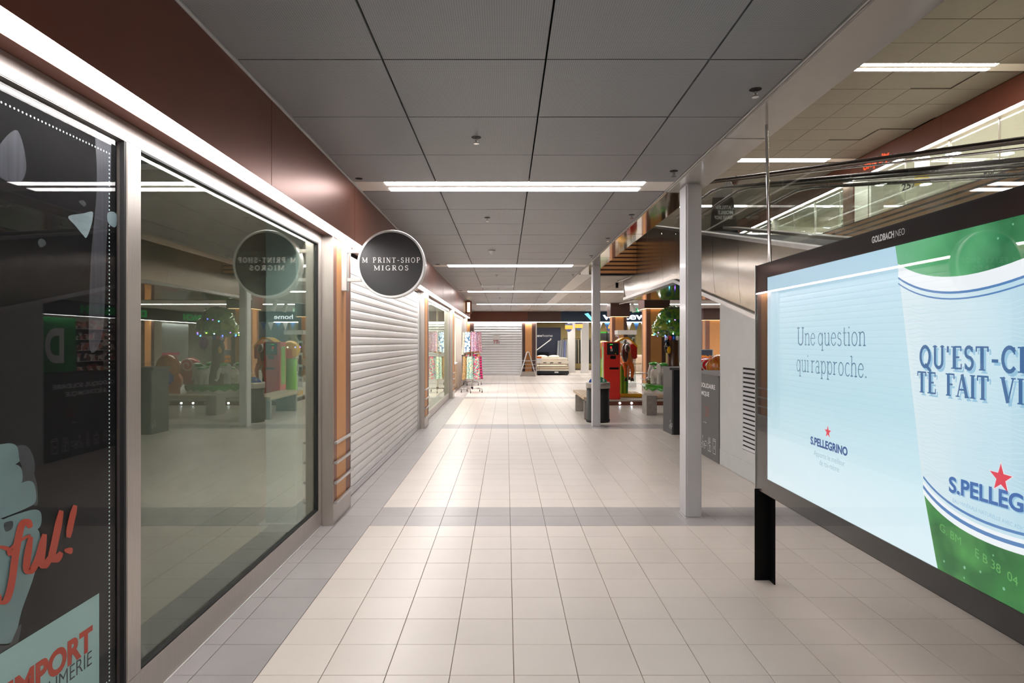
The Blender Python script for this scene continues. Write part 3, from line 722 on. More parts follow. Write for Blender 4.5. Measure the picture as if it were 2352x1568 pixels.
part(uf2, 'strip_lamp', B(9.813, 9.9, -3, 33.4, 6.12, 6.13), L_strip, 'glowing white strip lamp')
part(uf2, 'soffit', B(9.9, 10.05, -3, 33.5, 6.10, 6.12), steel)
text(uf2, 'sign_lettering', 'coop city', mat('letter_red', (226, 80, 34), .4, emit=.8), (9.795, 17.25, 6.25), (0, -1, 0), (0, 0, 1), .22, 1.15, bold=.02, depth=.02, label='red orange shop lettering')
B(13.4, 13.5, -8, 40, UF, UZ).box(1.5, 13.5, 33.5, 33.7, UF, UZ+.1).box(-7, -6.9, -8, 40, UF, UZ+.1).box(9.9, 13.4, 11.4, 11.5, UF, UZ).box(9.9, 13.4, 23.4, 23.5, UF, UZ).build('wall_upper', cream_wall, kind='structure')
B(9.83, 13.4, -8, 33.5, 6.2, UZ).build('ceiling_upper_shop', white_paint, kind='structure')
for i, (x, y) in enumerate([(11, 13), (12.3, 13), (11, 15.5), (12.3, 15.5), (11, 18.5), (12.3, 18.5), (11, 21.5), (11.2, 9), (12.3, 9.8), (11.2, 6), (11.2, 26), (11.2, 30)]):
    t = thing('shop_downlight', 'round recessed upper shop downlight, number %s counted away from the viewer' % ['six', 'seven', 'eight', 'nine', 'ten', 'eleven', 'twelve', 'three', 'four', 'two', 'thirteen', 'fourteen'][i], 'downlight', (x, y, 6.2), 'downlights of the upper shop')
    part(t, 'lens', MB().cyl((x, y, 6.185), (x, y, 6.199), .16, n=14), L_upshop)
    part(t, 'trim_ring', MB().lathe([(.16, 0), (.16, -.02), (.20, -.02), (.20, 0)], (x, y, 6.199), 20), white)
pillar(17.35, 'orange striped pillar of the upper shopfront, behind the ramp glass', 9.9, 9.97, z1=6.1, rails=False, z0=UF+.02, group=None)
# "25%" stickers and a yellow and white poster on the upper glass
def sticker(y, z, r, s, label, w):
    t = thing('discount_sticker', label, 'sticker', (9.99, y, z))
    part(t, 'disc', MB().cyl((9.994, y, z), (9.998, y, z), r, n=28), mat('sticker_white', (214, 220, 190), .6))
    text(t, 'lettering', s, black, (9.99, y+w/2, z-.09), (0, -1, 0), (0, 0, 1), .18, w, bold=.02)
sticker(18.4, 5.1, .55, '25%', 'round pale 25% disc standing in for a reflection on the upper shop glass, farther left', .75)  # solid disc in place of a reflection in the glass
sticker(15.6, 5.45, .40, '25%', 'round pale 25% discount sticker on the upper shop glass, middle', .62)
sticker(13.1, 5.0, .36, '25%', 'round pale 25% discount sticker on the upper shop glass, farther right', .5)
t = thing('sale_poster', 'white and yellow poster hanging in the upper shop glass', 'poster', (9.98, 15.1, 5.7))
part(t, 'sheet', B(9.982, 9.988, 14.85, 15.4, 5.35, 6.0), white)
part(t, 'yellow_field', B(9.979, 9.983, 14.86, 15.39, 5.36, 5.62), mat('poster_yellow', (230, 200, 40), .6))
# invented banner beyond the ramp, mirrored lettering in place of a sign's reflection
t = thing('reflection_banner', 'black stand-in banner, its mirrored white lettering copying a sign reflected in the ramp glass', 'banner', (5.2, 15.0, UF+.02))
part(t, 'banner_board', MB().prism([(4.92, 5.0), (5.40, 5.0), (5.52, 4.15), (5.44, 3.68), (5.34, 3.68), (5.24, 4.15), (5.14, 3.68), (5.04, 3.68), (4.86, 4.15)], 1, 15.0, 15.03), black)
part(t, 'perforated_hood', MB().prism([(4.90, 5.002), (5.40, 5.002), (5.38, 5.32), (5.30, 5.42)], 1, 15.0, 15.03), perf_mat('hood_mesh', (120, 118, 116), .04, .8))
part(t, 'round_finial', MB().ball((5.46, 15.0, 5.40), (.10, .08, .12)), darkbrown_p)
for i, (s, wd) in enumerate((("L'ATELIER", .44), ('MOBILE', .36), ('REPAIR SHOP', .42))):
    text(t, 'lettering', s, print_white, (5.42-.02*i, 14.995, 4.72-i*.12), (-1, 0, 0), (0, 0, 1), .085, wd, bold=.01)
# cross walls: end wall of the building behind the viewer side
B(-7, 16, -7.1, -7, 0, UZ).build('wall_back', cream_wall, kind='structure')
B(15.5, 15.6, -7, 40, 0, CZ+.1).build('wall_east', cream_wall, kind='structure')
# ------------------------------------------------------------------ round shop sign
YS = 5.65
sg = thing('round_sign', 'round black shop sign with pale lettering on a bracket of the nearest striped pillar', 'sign', (-1.03, YS, 2.26))
def disc(y, r, c=(-1.03, 2.26), n=72): return [(c[0]+r*cos(2*pi*k/n), y, c[1]+r*sin(2*pi*k/n)) for k in range(n)]
mb = MB(); n = 72
prof = [(.285, YS+.0), (.285, YS-.006), (.302, YS-.006), (.306, YS), (.306, YS+.085), (.302, YS+.091), (.285, YS+.091)]
for (r0, y0), (r1, y1) in zip(prof, prof[1:]):
    a = disc(y0, r0); b_ = disc(y1, r1); mb.add(a+b_, [(i, (i+1) % n, (i+1) % n+n, i+n) for i in range(n)], True)
part(sg, 'metal_rim', mb, alu)
mb = MB(); mb.poly(disc(YS+.001, .288)).poly(disc(YS+.09, .288))
part(sg, 'sign_face', mb, mat('sign_black', (34, 34, 36), .35, var=.02))
lw = mat('sign_lettering', (232, 230, 228), .5, emit=.12)
for yy, r_ in ((YS-.002, 1), (YS+.093, -1)):
    serif(sg, 'lettering', 'M PRINT-SHOP', lw, (-1.03-r_*.26, yy, 2.272), (r_, 0, 0), (0, 0, 1), .046, .52, gap=.2)
    serif(sg, 'lettering', 'MIGROS', lw, (-1.03-r_*.155, yy, 2.203), (r_, 0, 0), (0, 0, 1), .044, .31, gap=.26)
for z in (2.38, 2.12): part(sg, 'bracket_arm', MB().bev(-1.44, -1.32+(.06 if z > 2.2 else .045), YS+.02, YS+.06, z-.016, z+.016, .003), white_paint)
part(sg, 'bracket_plate', MB().bev(-1.474, -1.43, YS-.01, YS+.10, 2.02, 2.455, .004), white_paint)

# ------------------------------------------------------------------ poster behind the first pane
XP = XW-.034
po = thing('window_poster', 'black shop window poster with a pale hand, red script and dotted border', 'poster', (XP, 1.6, 0))
part(po, 'sheet', B(XP-.004, XP, -.5, 2.585, .16, 2.38), mat('poster_black', (12, 12, 14), .7, spec=.08, var=.25, scale=1.6, stretch=(1, 3, .5)))
md = MB(); k = 0
dotc = mat('dot_white', (205, 225, 225), .6, emit=.18)
def dot(y, z): md.poly([(XP+.001, y+.0037*cos(a*pi/4), z+.0037*sin(a*pi/4)) for a in range(8)])
for i in range(132): dot(2.536, .2+i*.01618)
for i in range(1, 150): dot(2.536-i*.0175, 2.32); dot(2.536-i*.0175, .2)
part(po, 'dotted_border', md, dotc, kind='stuff')
teal = pattern_mat('printed_skin', [(96, 122, 124), (104, 132, 133), (112, 142, 143), (98, 126, 128)], 2.2, 'soft', rough=.6)
teal_d = mat('printed_skin_shade', (44, 52, 56), .6, var=.2, scale=9)
def blob(pts, m, lvl, name='printed_shape', lab=None):
    # smooth closed outline through (y, z) points
    P = []; n = len(pts)
    for i in range(n):
        p0, p1, p2, p3 = [Vector(pts[(i+j-1) % n]) for j in range(4)]
        for s in range(5):
            t = s/5; P.append(.5*((2*p1)+(p2-p0)*t+(2*p0-5*p1+4*p2-p3)*t*t+(3*p1-p0-3*p2+p3)*t**3))
    c = sum(P, Vector((0, 0)))/len(P); mb = MB()
    vs = [(XP+.0006*lvl, c.x, c.y)]+[(XP+.0006*lvl, p.x, p.y) for p in P]
    mb.add(vs, [(0, i+1, (i+1) % len(P)+1) for i in range(len(P))]); part(po, name, mb, m, lab)
def W(x, y): Y = 2293.5/(1162.4-x)*1.0085; return (Y, 1.562-(y-785)*Y/1447)
pw = lambda L: [W(*p) for p in L]
blob(pw([(-60, 1250), (-20, 1190), (60, 1210), (86, 1215), (92, 1250), (78, 1320), (50, 1400), (30, 1470), (-10, 1480), (-60, 1500)]), teal, 1, lab='printed palm')
blob(pw([(40, 1090), (62, 1060), (80, 1095), (86, 1130), (84, 1160), (60, 1150), (44, 1120)]), teal_d, 1)
blob(pw([(36, 1026), (60, 1024), (76, 1050), (78, 1085), (60, 1084), (42, 1056)]), teal_d, 2)
blob(pw([(-60, 1030), (0, 1020), (24, 1018), (38, 1026), (42, 1050), (40, 1062), (0, 1080), (-60, 1090)]), teal, 3, lab='printed finger')
blob(pw([(-60, 1095), (0, 1072), (30, 1066), (46, 1074), (50, 1100), (40, 1115), (0, 1140), (-60, 1160)]), teal, 4, lab='printed finger')
blob(pw([(-60, 1170), (0, 1135), (40, 1112), (66, 1104), (78, 1116), (80, 1150), (60, 1166), (0, 1190), (-60, 1210)]), teal, 5, lab='printed finger')
blob(pw([(0, 1196), (50, 1176), (80, 1170), (92, 1180), (90, 1208), (70, 1222), (30, 1236), (8, 1236), (0, 1222)]), teal, 6, lab='printed thumb')
blob(pw([(6, 1202), (22, 1196), (27, 1200), (24, 1214), (10, 1220)]), teal_d, 7, lab='dark painted nail')
blob(pw([(-40, 1490), (20, 1480), (40, 1440), (48, 1440), (30, 1520), (10, 1600), (-40, 1600)]), teal_d, 2)
pale = mat('printed_pale', (122, 140, 146), .6, var=.15, scale=10)
blob(pw([(156, 497), (190, 490), (211, 486), (212, 500), (208, 520), (198, 545), (190, 540), (172, 518)]), pale, 2)
blob(pw([(246, 490), (258, 486), (268, 494), (268, 512), (262, 522), (248, 512)]), pale, 2)
blob(pw([(180, 463), (190, 460), (197, 468), (192, 474)]), teal_d, 2)
blob(pw([(86, 556), (92, 548), (102, 552), (104, 562), (92, 568)]), teal_d, 2)
streak = mat('printed_streak', (46, 50, 60), .6, var=.35, scale=5, stretch=(1, 14, .4))
blob(pw([(216, 230), (250, 250), (254, 400), (244, 560), (236, 760), (205, 800), (208, 600), (222, 420)]), streak, 1, lab='printed hair streak')
blob(pw([(0, 330), (40, 300), (60, 380), (44, 420), (4, 410), (-20, 380)]), streak, 1)
redp = mat('printed_red', (176, 62, 40), .6, var=.03)
def script(strokes, lvl):
    mb = MB()
    for si, (pts, wd) in enumerate(strokes):
        P = []
        for i in range(len(pts)-1):
            p0 = Vector(pts[max(i-1, 0)]); p1 = Vector(pts[i]); p2 = Vector(pts[i+1]); p3 = Vector(pts[min(i+2, len(pts)-1)])
            for s in range(6):
                t = s/6; P.append(.5*((2*p1)+(p2-p0)*t+(2*p0-5*p1+4*p2-p3)*t*t+(3*p1-p0-3*p2+p3)*t**3))
        P.append(Vector(pts[-1])); m = len(P)
        vs = []
        for i, p in enumerate(P):
            d = (P[min(i+1, m-1)]-P[max(i-1, 0)]).normalized(); e = Vector((-d.y, d.x))
            k = wd*(.45+.55*abs(d.y))*(.6+.4*min(1, min(i, m-1-i)/3))
            for s in (-1, 1): q = W(*(p+e*s*k/2)); vs.append((XP+.0006*lvl+.0004*si, q[0], q[1]))
        mb.add(vs, [(2*i, 2*i+1, 2*i+3, 2*i+2) for i in range(m-1)])
    return mb
part(po, 'script_lettering', script([([(-30, 1300), (-22, 1262), (-4, 1256), (16, 1262), (20, 1276)], 15),
    ([(66, 1212), (58, 1196), (44, 1210), (32, 1270), (22, 1340), (10, 1378), (-6, 1382), (-10, 1362)], 17), ([(16, 1262), (44, 1240), (66, 1228)], 9),
    ([(66, 1232), (56, 1300), (66, 1312), (84, 1280), (98, 1226)], 17), ([(98, 1226), (90, 1288), (98, 1300), (112, 1276)], 16),
    ([(136, 1172), (122, 1240), (114, 1280), (124, 1286), (136, 1268)], 17),
    ([(168, 1160), (158, 1200), (152, 1234)], 15), ([(151, 1258), (152, 1264), (150, 1270)], 20)], 9), redp, 'red script lettering reading rful!')
card = mat('card_teal', (152, 186, 182), .6, var=.02)
part(po, 'name_card', MB().add([(XP+.006, 1.55, .17), (XP+.006, 2.465, .17), (XP+.006, 2.465, .58), (XP+.006, 1.55, .58)], [(0,1,2,3)]), card, 'pale teal name card')
text(po, 'lettering', 'IMPORT', redp, (XP+.007, 2.012, .388), (0, 1, 0), (0, 0, 1), .083, .413, bold=.045, label='red bold lettering')
text(po, 'lettering', 'PARFUMERIE', mat('print_dark', (40, 48, 52), .6), (XP+.007, 2.035, .326), (0, 1, 0), (0, 0, 1), .056, .385, bold=-.008, label='thin dark lettering')

# ------------------------------------------------------------------ advertising board
XB = 1.65
bd = thing('advertising_board', 'large backlit advertising board in a black frame showing a mineral water bottle', 'billboard', (1.70, 2.6, 0))
Y0, Y1 = .55, 4.17
for a in ((Y0, Y1, 1.971, 2.065), (Y0, Y1, .59, .69), (4.006, Y1, .69, 1.971), (Y0, .72, .69, 1.971)):
    part(bd, 'frame_bar', B(XB+.006, XB+.14, a[0], a[1], a[2], a[3]), black)
part(bd, 'casing', MB().bev(XB+.05, XB+.15, Y0, Y1, .59, 2.066, .004), black)
part(bd, 'front_glass', B(XB, XB+.005, Y0+.004, Y1-.004, .594, 2.061), glass_board)
part(bd, 'edge_strip', B(XB-.002, XB+.006, Y1-.004, Y1+.003, .588, 2.068), alu)
# backlit print
m, nt, b = nodes('backlit_print'); L = nt.links.new
ge = N(nt, 'ShaderNodeNewGeometry'); sp = N(nt, 'ShaderNodeSeparateXYZ'); L(ge.outputs['Position'], sp.inputs[0])
cr = N(nt, 'ShaderNodeValToRGB'); e = cr.color_ramp.elements
mr = N(nt, 'ShaderNodeMapRange'); mr.inputs['From Min'].default_value = .69; mr.inputs['From Max'].default_value = 1.971; L(sp.outputs[2], mr.inputs[0]); L(mr.outputs[0], cr.inputs[0])
e[0].position = 0; e[0].color = lin((214, 234, 240))+(1,); e[1].position = 1; e[1].color = lin((178, 212, 230))+(1,)
for p, c in ((.18, (206, 231, 239)), (.45, (182, 217, 228)), (.8, (190, 220, 232))): q = e.new(p); q.color = lin(c)+(1,)
L(cr.outputs[0], b.inputs['Emission Color']); b.inputs['Emission Strength'].default_value = 1.1; b.inputs['Base Color'].default_value = (.02, .02, .02, 1); b.inputs['Roughness'].default_value = .6
b.inputs['Specular IOR Level'].default_value = .05
XI = XB+.012
part(bd, 'backlit_print', B(XI, XI+.01, .72, 4.006, .69, 1.971), m, 'pale blue backlit print')
def G(x, y): Y = 2387.6/(x-1162.4); return (Y, 1.562-(y-785)*Y/1447)
lv_ = [0]
def flat(pts, m, name='printed_area', lab=None, lvl=None):
    lvl = lvl or 1; mb = MB(); c = (sum(p[0] for p in pts)/len(pts), sum(p[1] for p in pts)/len(pts))
    bm = bmesh.new(); vs = [bm.verts.new((XI-.0005*lvl, p[0], p[1])) for p in pts]; bm.faces.new(vs); bmesh.ops.triangulate(bm, faces=bm.faces[:])
    bm.verts.index_update(); mb.add([v.co[:] for v in bm.verts], [[v.index for v in f.verts] for f in bm.faces]); bm.free()
    return part(bd, name, mb, m, lab)
def ink(name, c, s=1.0): return glow(name, c, s)
def gradink(name, cols, ax, a, b_, noise=0, scale=6):
    m, nt, b = nodes(name); L = nt.links.new
    ge = N(nt, 'ShaderNodeNewGeometry'); sp = N(nt, 'ShaderNodeSeparateXYZ'); L(ge.outputs['Position'], sp.inputs[0])
    mr = N(nt, 'ShaderNodeMapRange'); mr.inputs['From Min'].default_value = a; mr.inputs['From Max'].default_value = b_; L(sp.outputs[ax], mr.inputs[0])
    f = mr.outputs[0]
    if noise:
        nz = N(nt, 'ShaderNodeTexNoise'); nz.inputs['Scale'].default_value = scale; L(ge.outputs['Position'], nz.inputs[0])
        k = N(nt, 'ShaderNodeMath', operation='MULTIPLY_ADD'); k.inputs[1].default_value = noise; k.inputs[2].default_value = -noise/2; L(nz.outputs[0], k.inputs[0])
        a2 = N(nt, 'ShaderNodeMath', operation='ADD'); L(f, a2.inputs[0]); L(k.outputs[0], a2.inputs[1]); f = a2.outputs[0]
    cr = N(nt, 'ShaderNodeValToRGB'); e = cr.color_ramp.elements
    while len(e) < len(cols): e.new(.5)
    for i, c in enumerate(cols): e[i].position = i/(len(cols)-1); e[i].color = lin(c)+(1,)
    L(f, cr.inputs[0]); L(cr.outputs[0], b.inputs['Emission Color']); b.inputs['Emission Strength'].default_value = 1.0
    b.inputs['Base Color'].default_value = (.02, .02, .02, 1); b.inputs['Specular IOR Level'].default_value = .05
    return m
def arcpts(left, mid, right, n=22):
    """smile-shaped arc through three (y, z) points (quadratic)"""
    out = []
    for i in range(n+1):
        t = i/n
        l0 = (t-.5)*(t-1)/.5; l1 = t*(t-1)/-.25; l2 = t*(t-.5)/.5
        out.append((left[0]*l0+mid[0]*l1+right[0]*l2, left[1]*l0+mid[1]*l1+right[1]*l2))
    return out
TL, TM, TR = (2.668, 1.872), (2.22, 1.785), (1.62, 1.93)      # top edge of the label
BL, BM, BR = (2.508, .968), (2.14, .880), (1.56, .985)        # bottom edge of the label
top = arcpts(TL, TM, TR); bot = arcpts(BL, BM, BR)
bl_green = gradink('bottle_green', [(26, 92, 58), (70, 150, 96), (34, 112, 70), (92, 176, 120), (120, 190, 150)], 1, 1.4, 2.75, .5, 5)
bl_low = gradink('bottle_green_low', [(20, 84, 40), (46, 130, 60), (30, 104, 52), (84, 170, 84)], 1, 1.5, 2.6, .9, 7)
flat([(2.69, 1.971), TL]+top[1:-1]+[TR, (1.60, 1.971)], bl_green, 'bottle_shoulder', 'green glass bottle shoulder', 1)
flat([BL, (2.435, .72), (2.425, .69), (1.66, .69), (1.60, .72), BR]+bot[::-1][1:-1], bl_low, 'bottle_base', 'green glass bottle base', 1)
lab = gradink('label_blue', [(150, 200, 224), (168, 212, 230), (196, 226, 238), (214, 235, 242), (224, 240, 245)], 1, 1.55, 2.68, .35, 3)
flat([TL]+top[1:-1]+[TR, BR]+bot[::-1][1:-1]+[BL], lab, 'bottle_label', 'pale blue bottle label', 2)
def band(arcp, d0, d1, m, lvl, lab_=None):
    up_ = [(p[0], p[1]+d0) for p in arcp]; lo = [(p[0], p[1]+d1) for p in arcp]
    mb = MB(); k = len(up_); mb.add([(XI-.0005*lvl, *p) for p in up_+lo], [(i, i+1, i+1+k, i+k) for i in range(k-1)])
    part(bd, 'label_band', mb, m, lab_)
iw = ink('ink_white', (240, 246, 250)); ib = ink('ink_blue', (84, 132, 188)); idb = ink('ink_dark_blue', (62, 108, 158)); ilb = ink('ink_light_blue', (150, 196, 222)); ir = ink('ink_red', (226, 66, 84))
band(top, .02, -.035, iw, 3, 'white label band'); band(top, -.035, -.044, ib, 3, 'blue label line'); band(top, -.06, -.066, ib, 3)
band(bot, .040, -.01, iw, 3, 'white label band'); band(bot, .062, .052, ib, 3, 'blue label line'); band(bot, .026, .012, ib, 4)
# guilloche waves on the label
gm = MB()
for i in range(46):
    z0 = 1.03+i*.0165; pr = None
    a = BL[0]+(TL[0]-BL[0])*(z0-.968)/.9-.02
    for s in range(44):
        y = a-.9*s/43
        z = z0+.006*sin(s*.9+i*.5)+.05*((y-2.2)**2)
        if pr and z < 1.70+.1*((y-2.25)**2): gm.poly([(XI-.0012, pr[0], pr[1]), (XI-.0012, y, z), (XI-.0012, y, z+.0024), (XI-.0012, pr[0], pr[1]+.0024)])
        pr = (y, z)
part(bd, 'label_waves', gm, ink('ink_wave', (204, 230, 240)), kind='stuff')
R, U = (0, -1, 0), (0, 0, 1)
XT = XI-.003
for dx, m_, x_ in ((.010, ilb, XT), (0, idb, XT-.0006)):
    serif(bd, 'label_lettering', "QU'EST-CE", m_, (x_, 2.528-dx, 1.462-dx), R, U, .084, .545, gap=.06, fat=1.35, label='blue shadowed capitals')
    serif(bd, 'label_lettering', 'TE FAIT VIB', m_, (x_, 2.541-dx, 1.360-dx), R, U, .084, .585, gap=.06, fat=1.35)
part(bd, 'red_star', star(MB(), (XT, 2.112, 1.105), R, U, .058), ink('ink_white2', (235, 225, 232)))
part(bd, 'red_star', star(MB(), (XT-.0006, 2.112, 1.105), R, U, .050), ir, 'red star')
for dx, m_, x_ in ((.006, ilb, XT), (0, ink('ink_logo', (70, 112, 176)), XT-.0006)):
    text(bd, 'label_lettering', 'S.PELLEGRINO', m_, (x_, 2.36-dx, 1.003-dx*.6), (0, -1, .035), U, .056, .56, bold=.03)
text(bd, 'label_lettering', 'EAU MINÉRALE NATURELLE AVEC ADJONCTION', ilb, (XT, 2.34, .968), (0, -1, -.04), U, .014, .40)
text(bd, 'relief_lettering', 'G. BM     E B 38  04  3 0', ink('ink_relief', (96, 172, 92)), (XT, 2.41, .842), (0, -1, -.20), U, .03, .46)
it = ink('ink_text', (74, 118, 152))
serif(bd, 'slogan_lettering', 'Une~question', it, (XT, 3.595, 1.543), R, U, .100, .690, gap=.02, fat=.75, label='thin blue slogan lettering')
serif(bd, 'slogan_lettering', 'qui~rapproche.', it, (XT, 3.604, 1.395), R, U, .100, .709, gap=.02, fat=.75)
part(bd, 'red_star', star(MB(), (XT, 3.248, 1.098), R, U, .037), ink('ink_white3', (236, 200, 210)))
part(bd, 'red_star', star(MB(), (XT-.0006, 3.248, 1.098), R, U, .032), ir, 'small red star')
text(bd, 'logo_lettering', 'S.PELLEGRINO', ink('ink_logo2', (44, 84, 148)), (XT, 3.433, 1.008), R, U, .040, .372, bold=.04)
text(bd, 'slogan_lettering', 'Apporte le meilleur', ink('ink_text2', (128, 168, 192)), (XT, 3.395, .952), R, U, .030, .309, bold=-.015)
text(bd, 'slogan_lettering', 'de toi-même', ink('ink_text3', (128, 168, 192)), (XT, 3.334, .912), R, U, .030, .194, bold=-.015)
dm = MB()
for _ in range(16):
    y = random.uniform(1.75, 2.62); z = random.choice([random.uniform(1.86, 1.96), random.uniform(.70, .84)])
    if z < 1 and y > 2.4: continue
    r = random.uniform(.003, .006); dm.poly([(XI-.0022, y+r*cos(a*pi/6), z+r*sin(a*pi/6)) for a in range(12)])
part(bd, 'printed_droplets', dm, ink('ink_drop', (120, 186, 150)), kind='stuff')
text(bd, 'plate_lettering', 'GOLDBACH', print_white, (XB-.004, 2.836, 2.006), R, U, .028, .163, bold=.035)
text(bd, 'plate_lettering', 'NEO', print_white, (XB-.004, 2.662, 2.006), R, U, .028, .060, bold=-.01)
def leg(yf, d):
    part(bd, 'leg', MB().bev(1.63, 1.731, yf-.006, yf, 0, .60, .001).bev(1.724, 1.732, yf-.085, yf, 0, .60, .001), black)
leg(4.135, 1)
part(bd, 'leg', MB().bev(1.63, 1.731, .70, .706, 0, .60, .001).bev(1.724, 1.732, .62, .706, 0, .60, .001), black)
part(bd, 'suspension_rod', MB().cyl((1.674+.03, 4.07, 2.06), (1.674, 4.05, CZ-.02), .0105, n=12), chrome)
# ------------------------------------------------------------------ end of the mall: fascia, shutter, pillars, furniture shop
YB = 29.3
ef = thing('end_fascia', 'dark brown fascia running across the end of the mall', 'fascia', (0, YB, 2.48))
xs_ = [-6.5, -4, -1.3, .35, 1.0, 2.54]
for a, b in zip(xs_, xs_[1:]): part(ef, 'fascia_panel', MB().bev(a+.002, b-.002, YB-.10, YB, 2.483, 2.968, .002), brown if b < 1.1 else brown_dark)
part(ef, 'strip_lamp', B(-6.5, 7.6, YB-.08, YB-.01, 2.475, 2.482), L_end, 'glowing white strip lamp')
part(ef, 'backing', B(-6.5, 8.6, YB+.001, YB+.1, 2.485, CZ-.004), brown_dark)
sb = thing('shop_sign', 'navy blue shop sign panel with glowing white lettering at the end of the mall', 'sign', (5, YB, 2.48))
part(sb, 'sign_panel', MB().bev(2.545, 8.5, YB-.12, YB, 2.483, 2.968, .003), mat('sign_navy', (14, 44, 70), .3))
Lw = glow('letter_glow', (240, 244, 255), 2.2)
R2, U2 = (1, 0, 0), (0, 0, 1)
text(sb, 'glowing_lettering', 'weltew', Lw, (4.48, YB-.121, 2.60), R2, U2, .31, 2.05, bold=.02, depth=.03)
text(sb, 'glowing_lettering', 'home', Lw, (6.70, YB-.121, 2.62), R2, U2, .22, .86, bold=.0, depth=.03)
lg = MB().add([(3.62, YB-.14, 2.86), (3.80, YB-.14, 2.90), (4.06, YB-.14, 2.56), (3.95, YB-.14, 2.53)], [(0,1,2,3)])
part(sb, 'logo_stroke', lg, glow('logo_cyan', (120, 215, 225), 1.6), 'glowing cyan logo stroke')
part(sb, 'logo_stroke', MB().add([(3.95, YB-.142, 2.82), (4.08, YB-.142, 2.84), (4.03, YB-.142, 2.66)], [(0,1,2)]), glow('logo_pink', (230, 90, 190), 1.6), 'glowing pink logo stroke')
part(sb, 'logo_stroke', MB().add([(4.06, YB-.14, 2.56), (4.25, YB-.14, 2.88), (4.16, YB-.14, 2.90), (4.0, YB-.14, 2.60)], [(0,1,2,3)]), Lw)
# far shutter
fs = thing('roller_shutter', 'closed white roller shutter at the end of the mall, with a small notice', 'shutter', (-.4, YB, 0))
h2 = 2.40/21
slm = MB().prism([(YB+.02, 0), (YB-.006, .01), (YB-.018, h2*.35), (YB-.018, h2*.6), (YB-.004, h2-.012), (YB+.012, h2-.003)], 0, -1.48, .72).mesh('slat', shut_white)
for i in range(21):
    o = bpy.data.objects.new('slat', slm); COL.objects.link(o); o.parent = fs; o.location = (.4, -YB, .075+i*h2)
part(fs, 'bottom_bar', B(-1.48, .72, YB-.02, YB+.02, .005, .075), alu)
part(fs, 'guide_rail', B(-1.51, -1.48, YB-.03, YB+.03, 0, 2.46), alu)
part(fs, 'guide_rail', B(.72, .745, YB-.03, YB+.03, 0, 2.46), alu)
t = thing('notice_sheet', 'small white notice with a pinkish picture taped on the far shutter', 'notice', (-.45, YB-.03, 1.6))
part(t, 'sheet', B(-.60, -.29, YB-.03, YB-.026, 1.47, 1.88), white)
part(t, 'picture', B(-.585, -.305, YB-.032, YB-.030, 1.49, 1.67), pattern_mat('notice_picture', [(230, 215, 215), (190, 90, 90), (150, 160, 170), (240, 235, 235)], 14))
def endpillar(x0, x1, label, c1=.14, c2=.45, y=YB, z1=2.475, rails=3):
    t = thing('end_pillar', label, 'pillar', ((x0+x1)/2, y, 0)); w_ = (x1-x0)/.62
    part(t, 'core', B(x0, x1, y+.01, y+.6, 0, z1), steel)
    for a, b, m_ in ((0, c1*w_, brown_dark), (c1*w_, c2*w_, orange), (c2*w_, x1-x0, brown_dark)):
        part(t, 'stripe', B(x0+a, x0+b, y-.012, y+.01, .185, z1), m_, 'orange stripe' if m_ is orange else 'brown stripe')
    part(t, 'base_plate', B(x0, x1, y-.02, y+.01, 0, .185), steel)
    for z in (.35, .52, .70)[:rails]: part(t, 'bumper_rail', B(x0-.02, x1+.02, y-.045, y-.02, z-.01, z+.01).box(x0+.02, x0+.05, y-.03, y-.01, z-.008, z+.008).box(x1-.05, x1-.02, y-.03, y-.01, z-.008, z+.008), alu)
    return t
endpillar(.75, 1.37, 'orange striped pillar at the mall end, behind the white A-frame board')
endpillar(-2.13, -1.515, 'orange striped pillar at the mall end, left of the far shutter')
t = thing('spotlight_bar', 'small black spotlight fixed to the ceiling at the left mall corner', 'spotlight', (-1.45, 25, CZ))
part(t, 'spot_body', MB().cyl((-1.45, 25, CZ-.09), (-1.40, 24.93, CZ-.16), .05, .06, 12).box(-1.47, -1.43, 24.98, 25.02, CZ-.09, CZ), black)
B(-7, -2.14, YB+.001, YB+.2, 0, 2.48).build('wall_end', brown_dark, kind='structure')
# A-frame board
af = thing('folding_board', 'white folding A-frame board seen edge-on before the end pillar', 'a-frame sign', (1.0, 28.95, 0))
for s in (-1, 1):
    part(af, 'board_leaf', MB().add([(1.0+s*.02, 28.65, 1.10), (1.0+s*.35, 28.65, .0), (1.0+s*.38, 28.65, .0), (1.0+s*.055, 28.65, 1.10),
        (1.0+s*.02, 29.2, 1.10), (1.0+s*.35, 29.2, .0), (1.0+s*.38, 29.2, .0), (1.0+s*.055, 29.2, 1.10)],
        [(0,1,2,3),(4,5,6,7),(0,4,5,1),(3,7,6,2),(0,3,7,4),(1,2,6,5)]), white)
part(af, 'spreader', B(.83, 1.17, 28.64, 28.66, .68, .70), alu)
part(af, 'hinge', B(.975, 1.025, 28.64, 29.2, 1.08, 1.12), alu)

# furniture shop room
B(1.4, 9.5, 29.42, 37, CZ-.2, CZ-.1).build('ceiling_furniture_shop', white_paint, kind='structure')
B(1.2, 1.36, 29.9, 37, 0, CZ-.21).build('wall_furniture_left', white_paint, kind='structure'); B(1.2, 9.6, 37, 37.1, 0, CZ).build('wall_furniture_back', khaki, kind='structure')
t = thing('navy_partition', 'dark navy shop partition with white shop lettering behind the mattresses', 'partition', (2.1, 34, 0))
part(t, 'partition_board', B(1.39, 2.95, 34.0, 34.1, 0, 2.34), navy)
text(t, 'lettering', 'weltew', print_white, (1.25, 33.99, 1.84), R2, U2, .13, .72, bold=.03)
text(t, 'lettering', 'home', print_white, (1.99, 33.99, 1.84), R2, U2, .13, .52)
lamps = [(2.3, 31.5), (4.5, 31.5), (6.7, 31.5), (3.2, 34.8), (5.6, 34.8), (8.4, 33.5)]
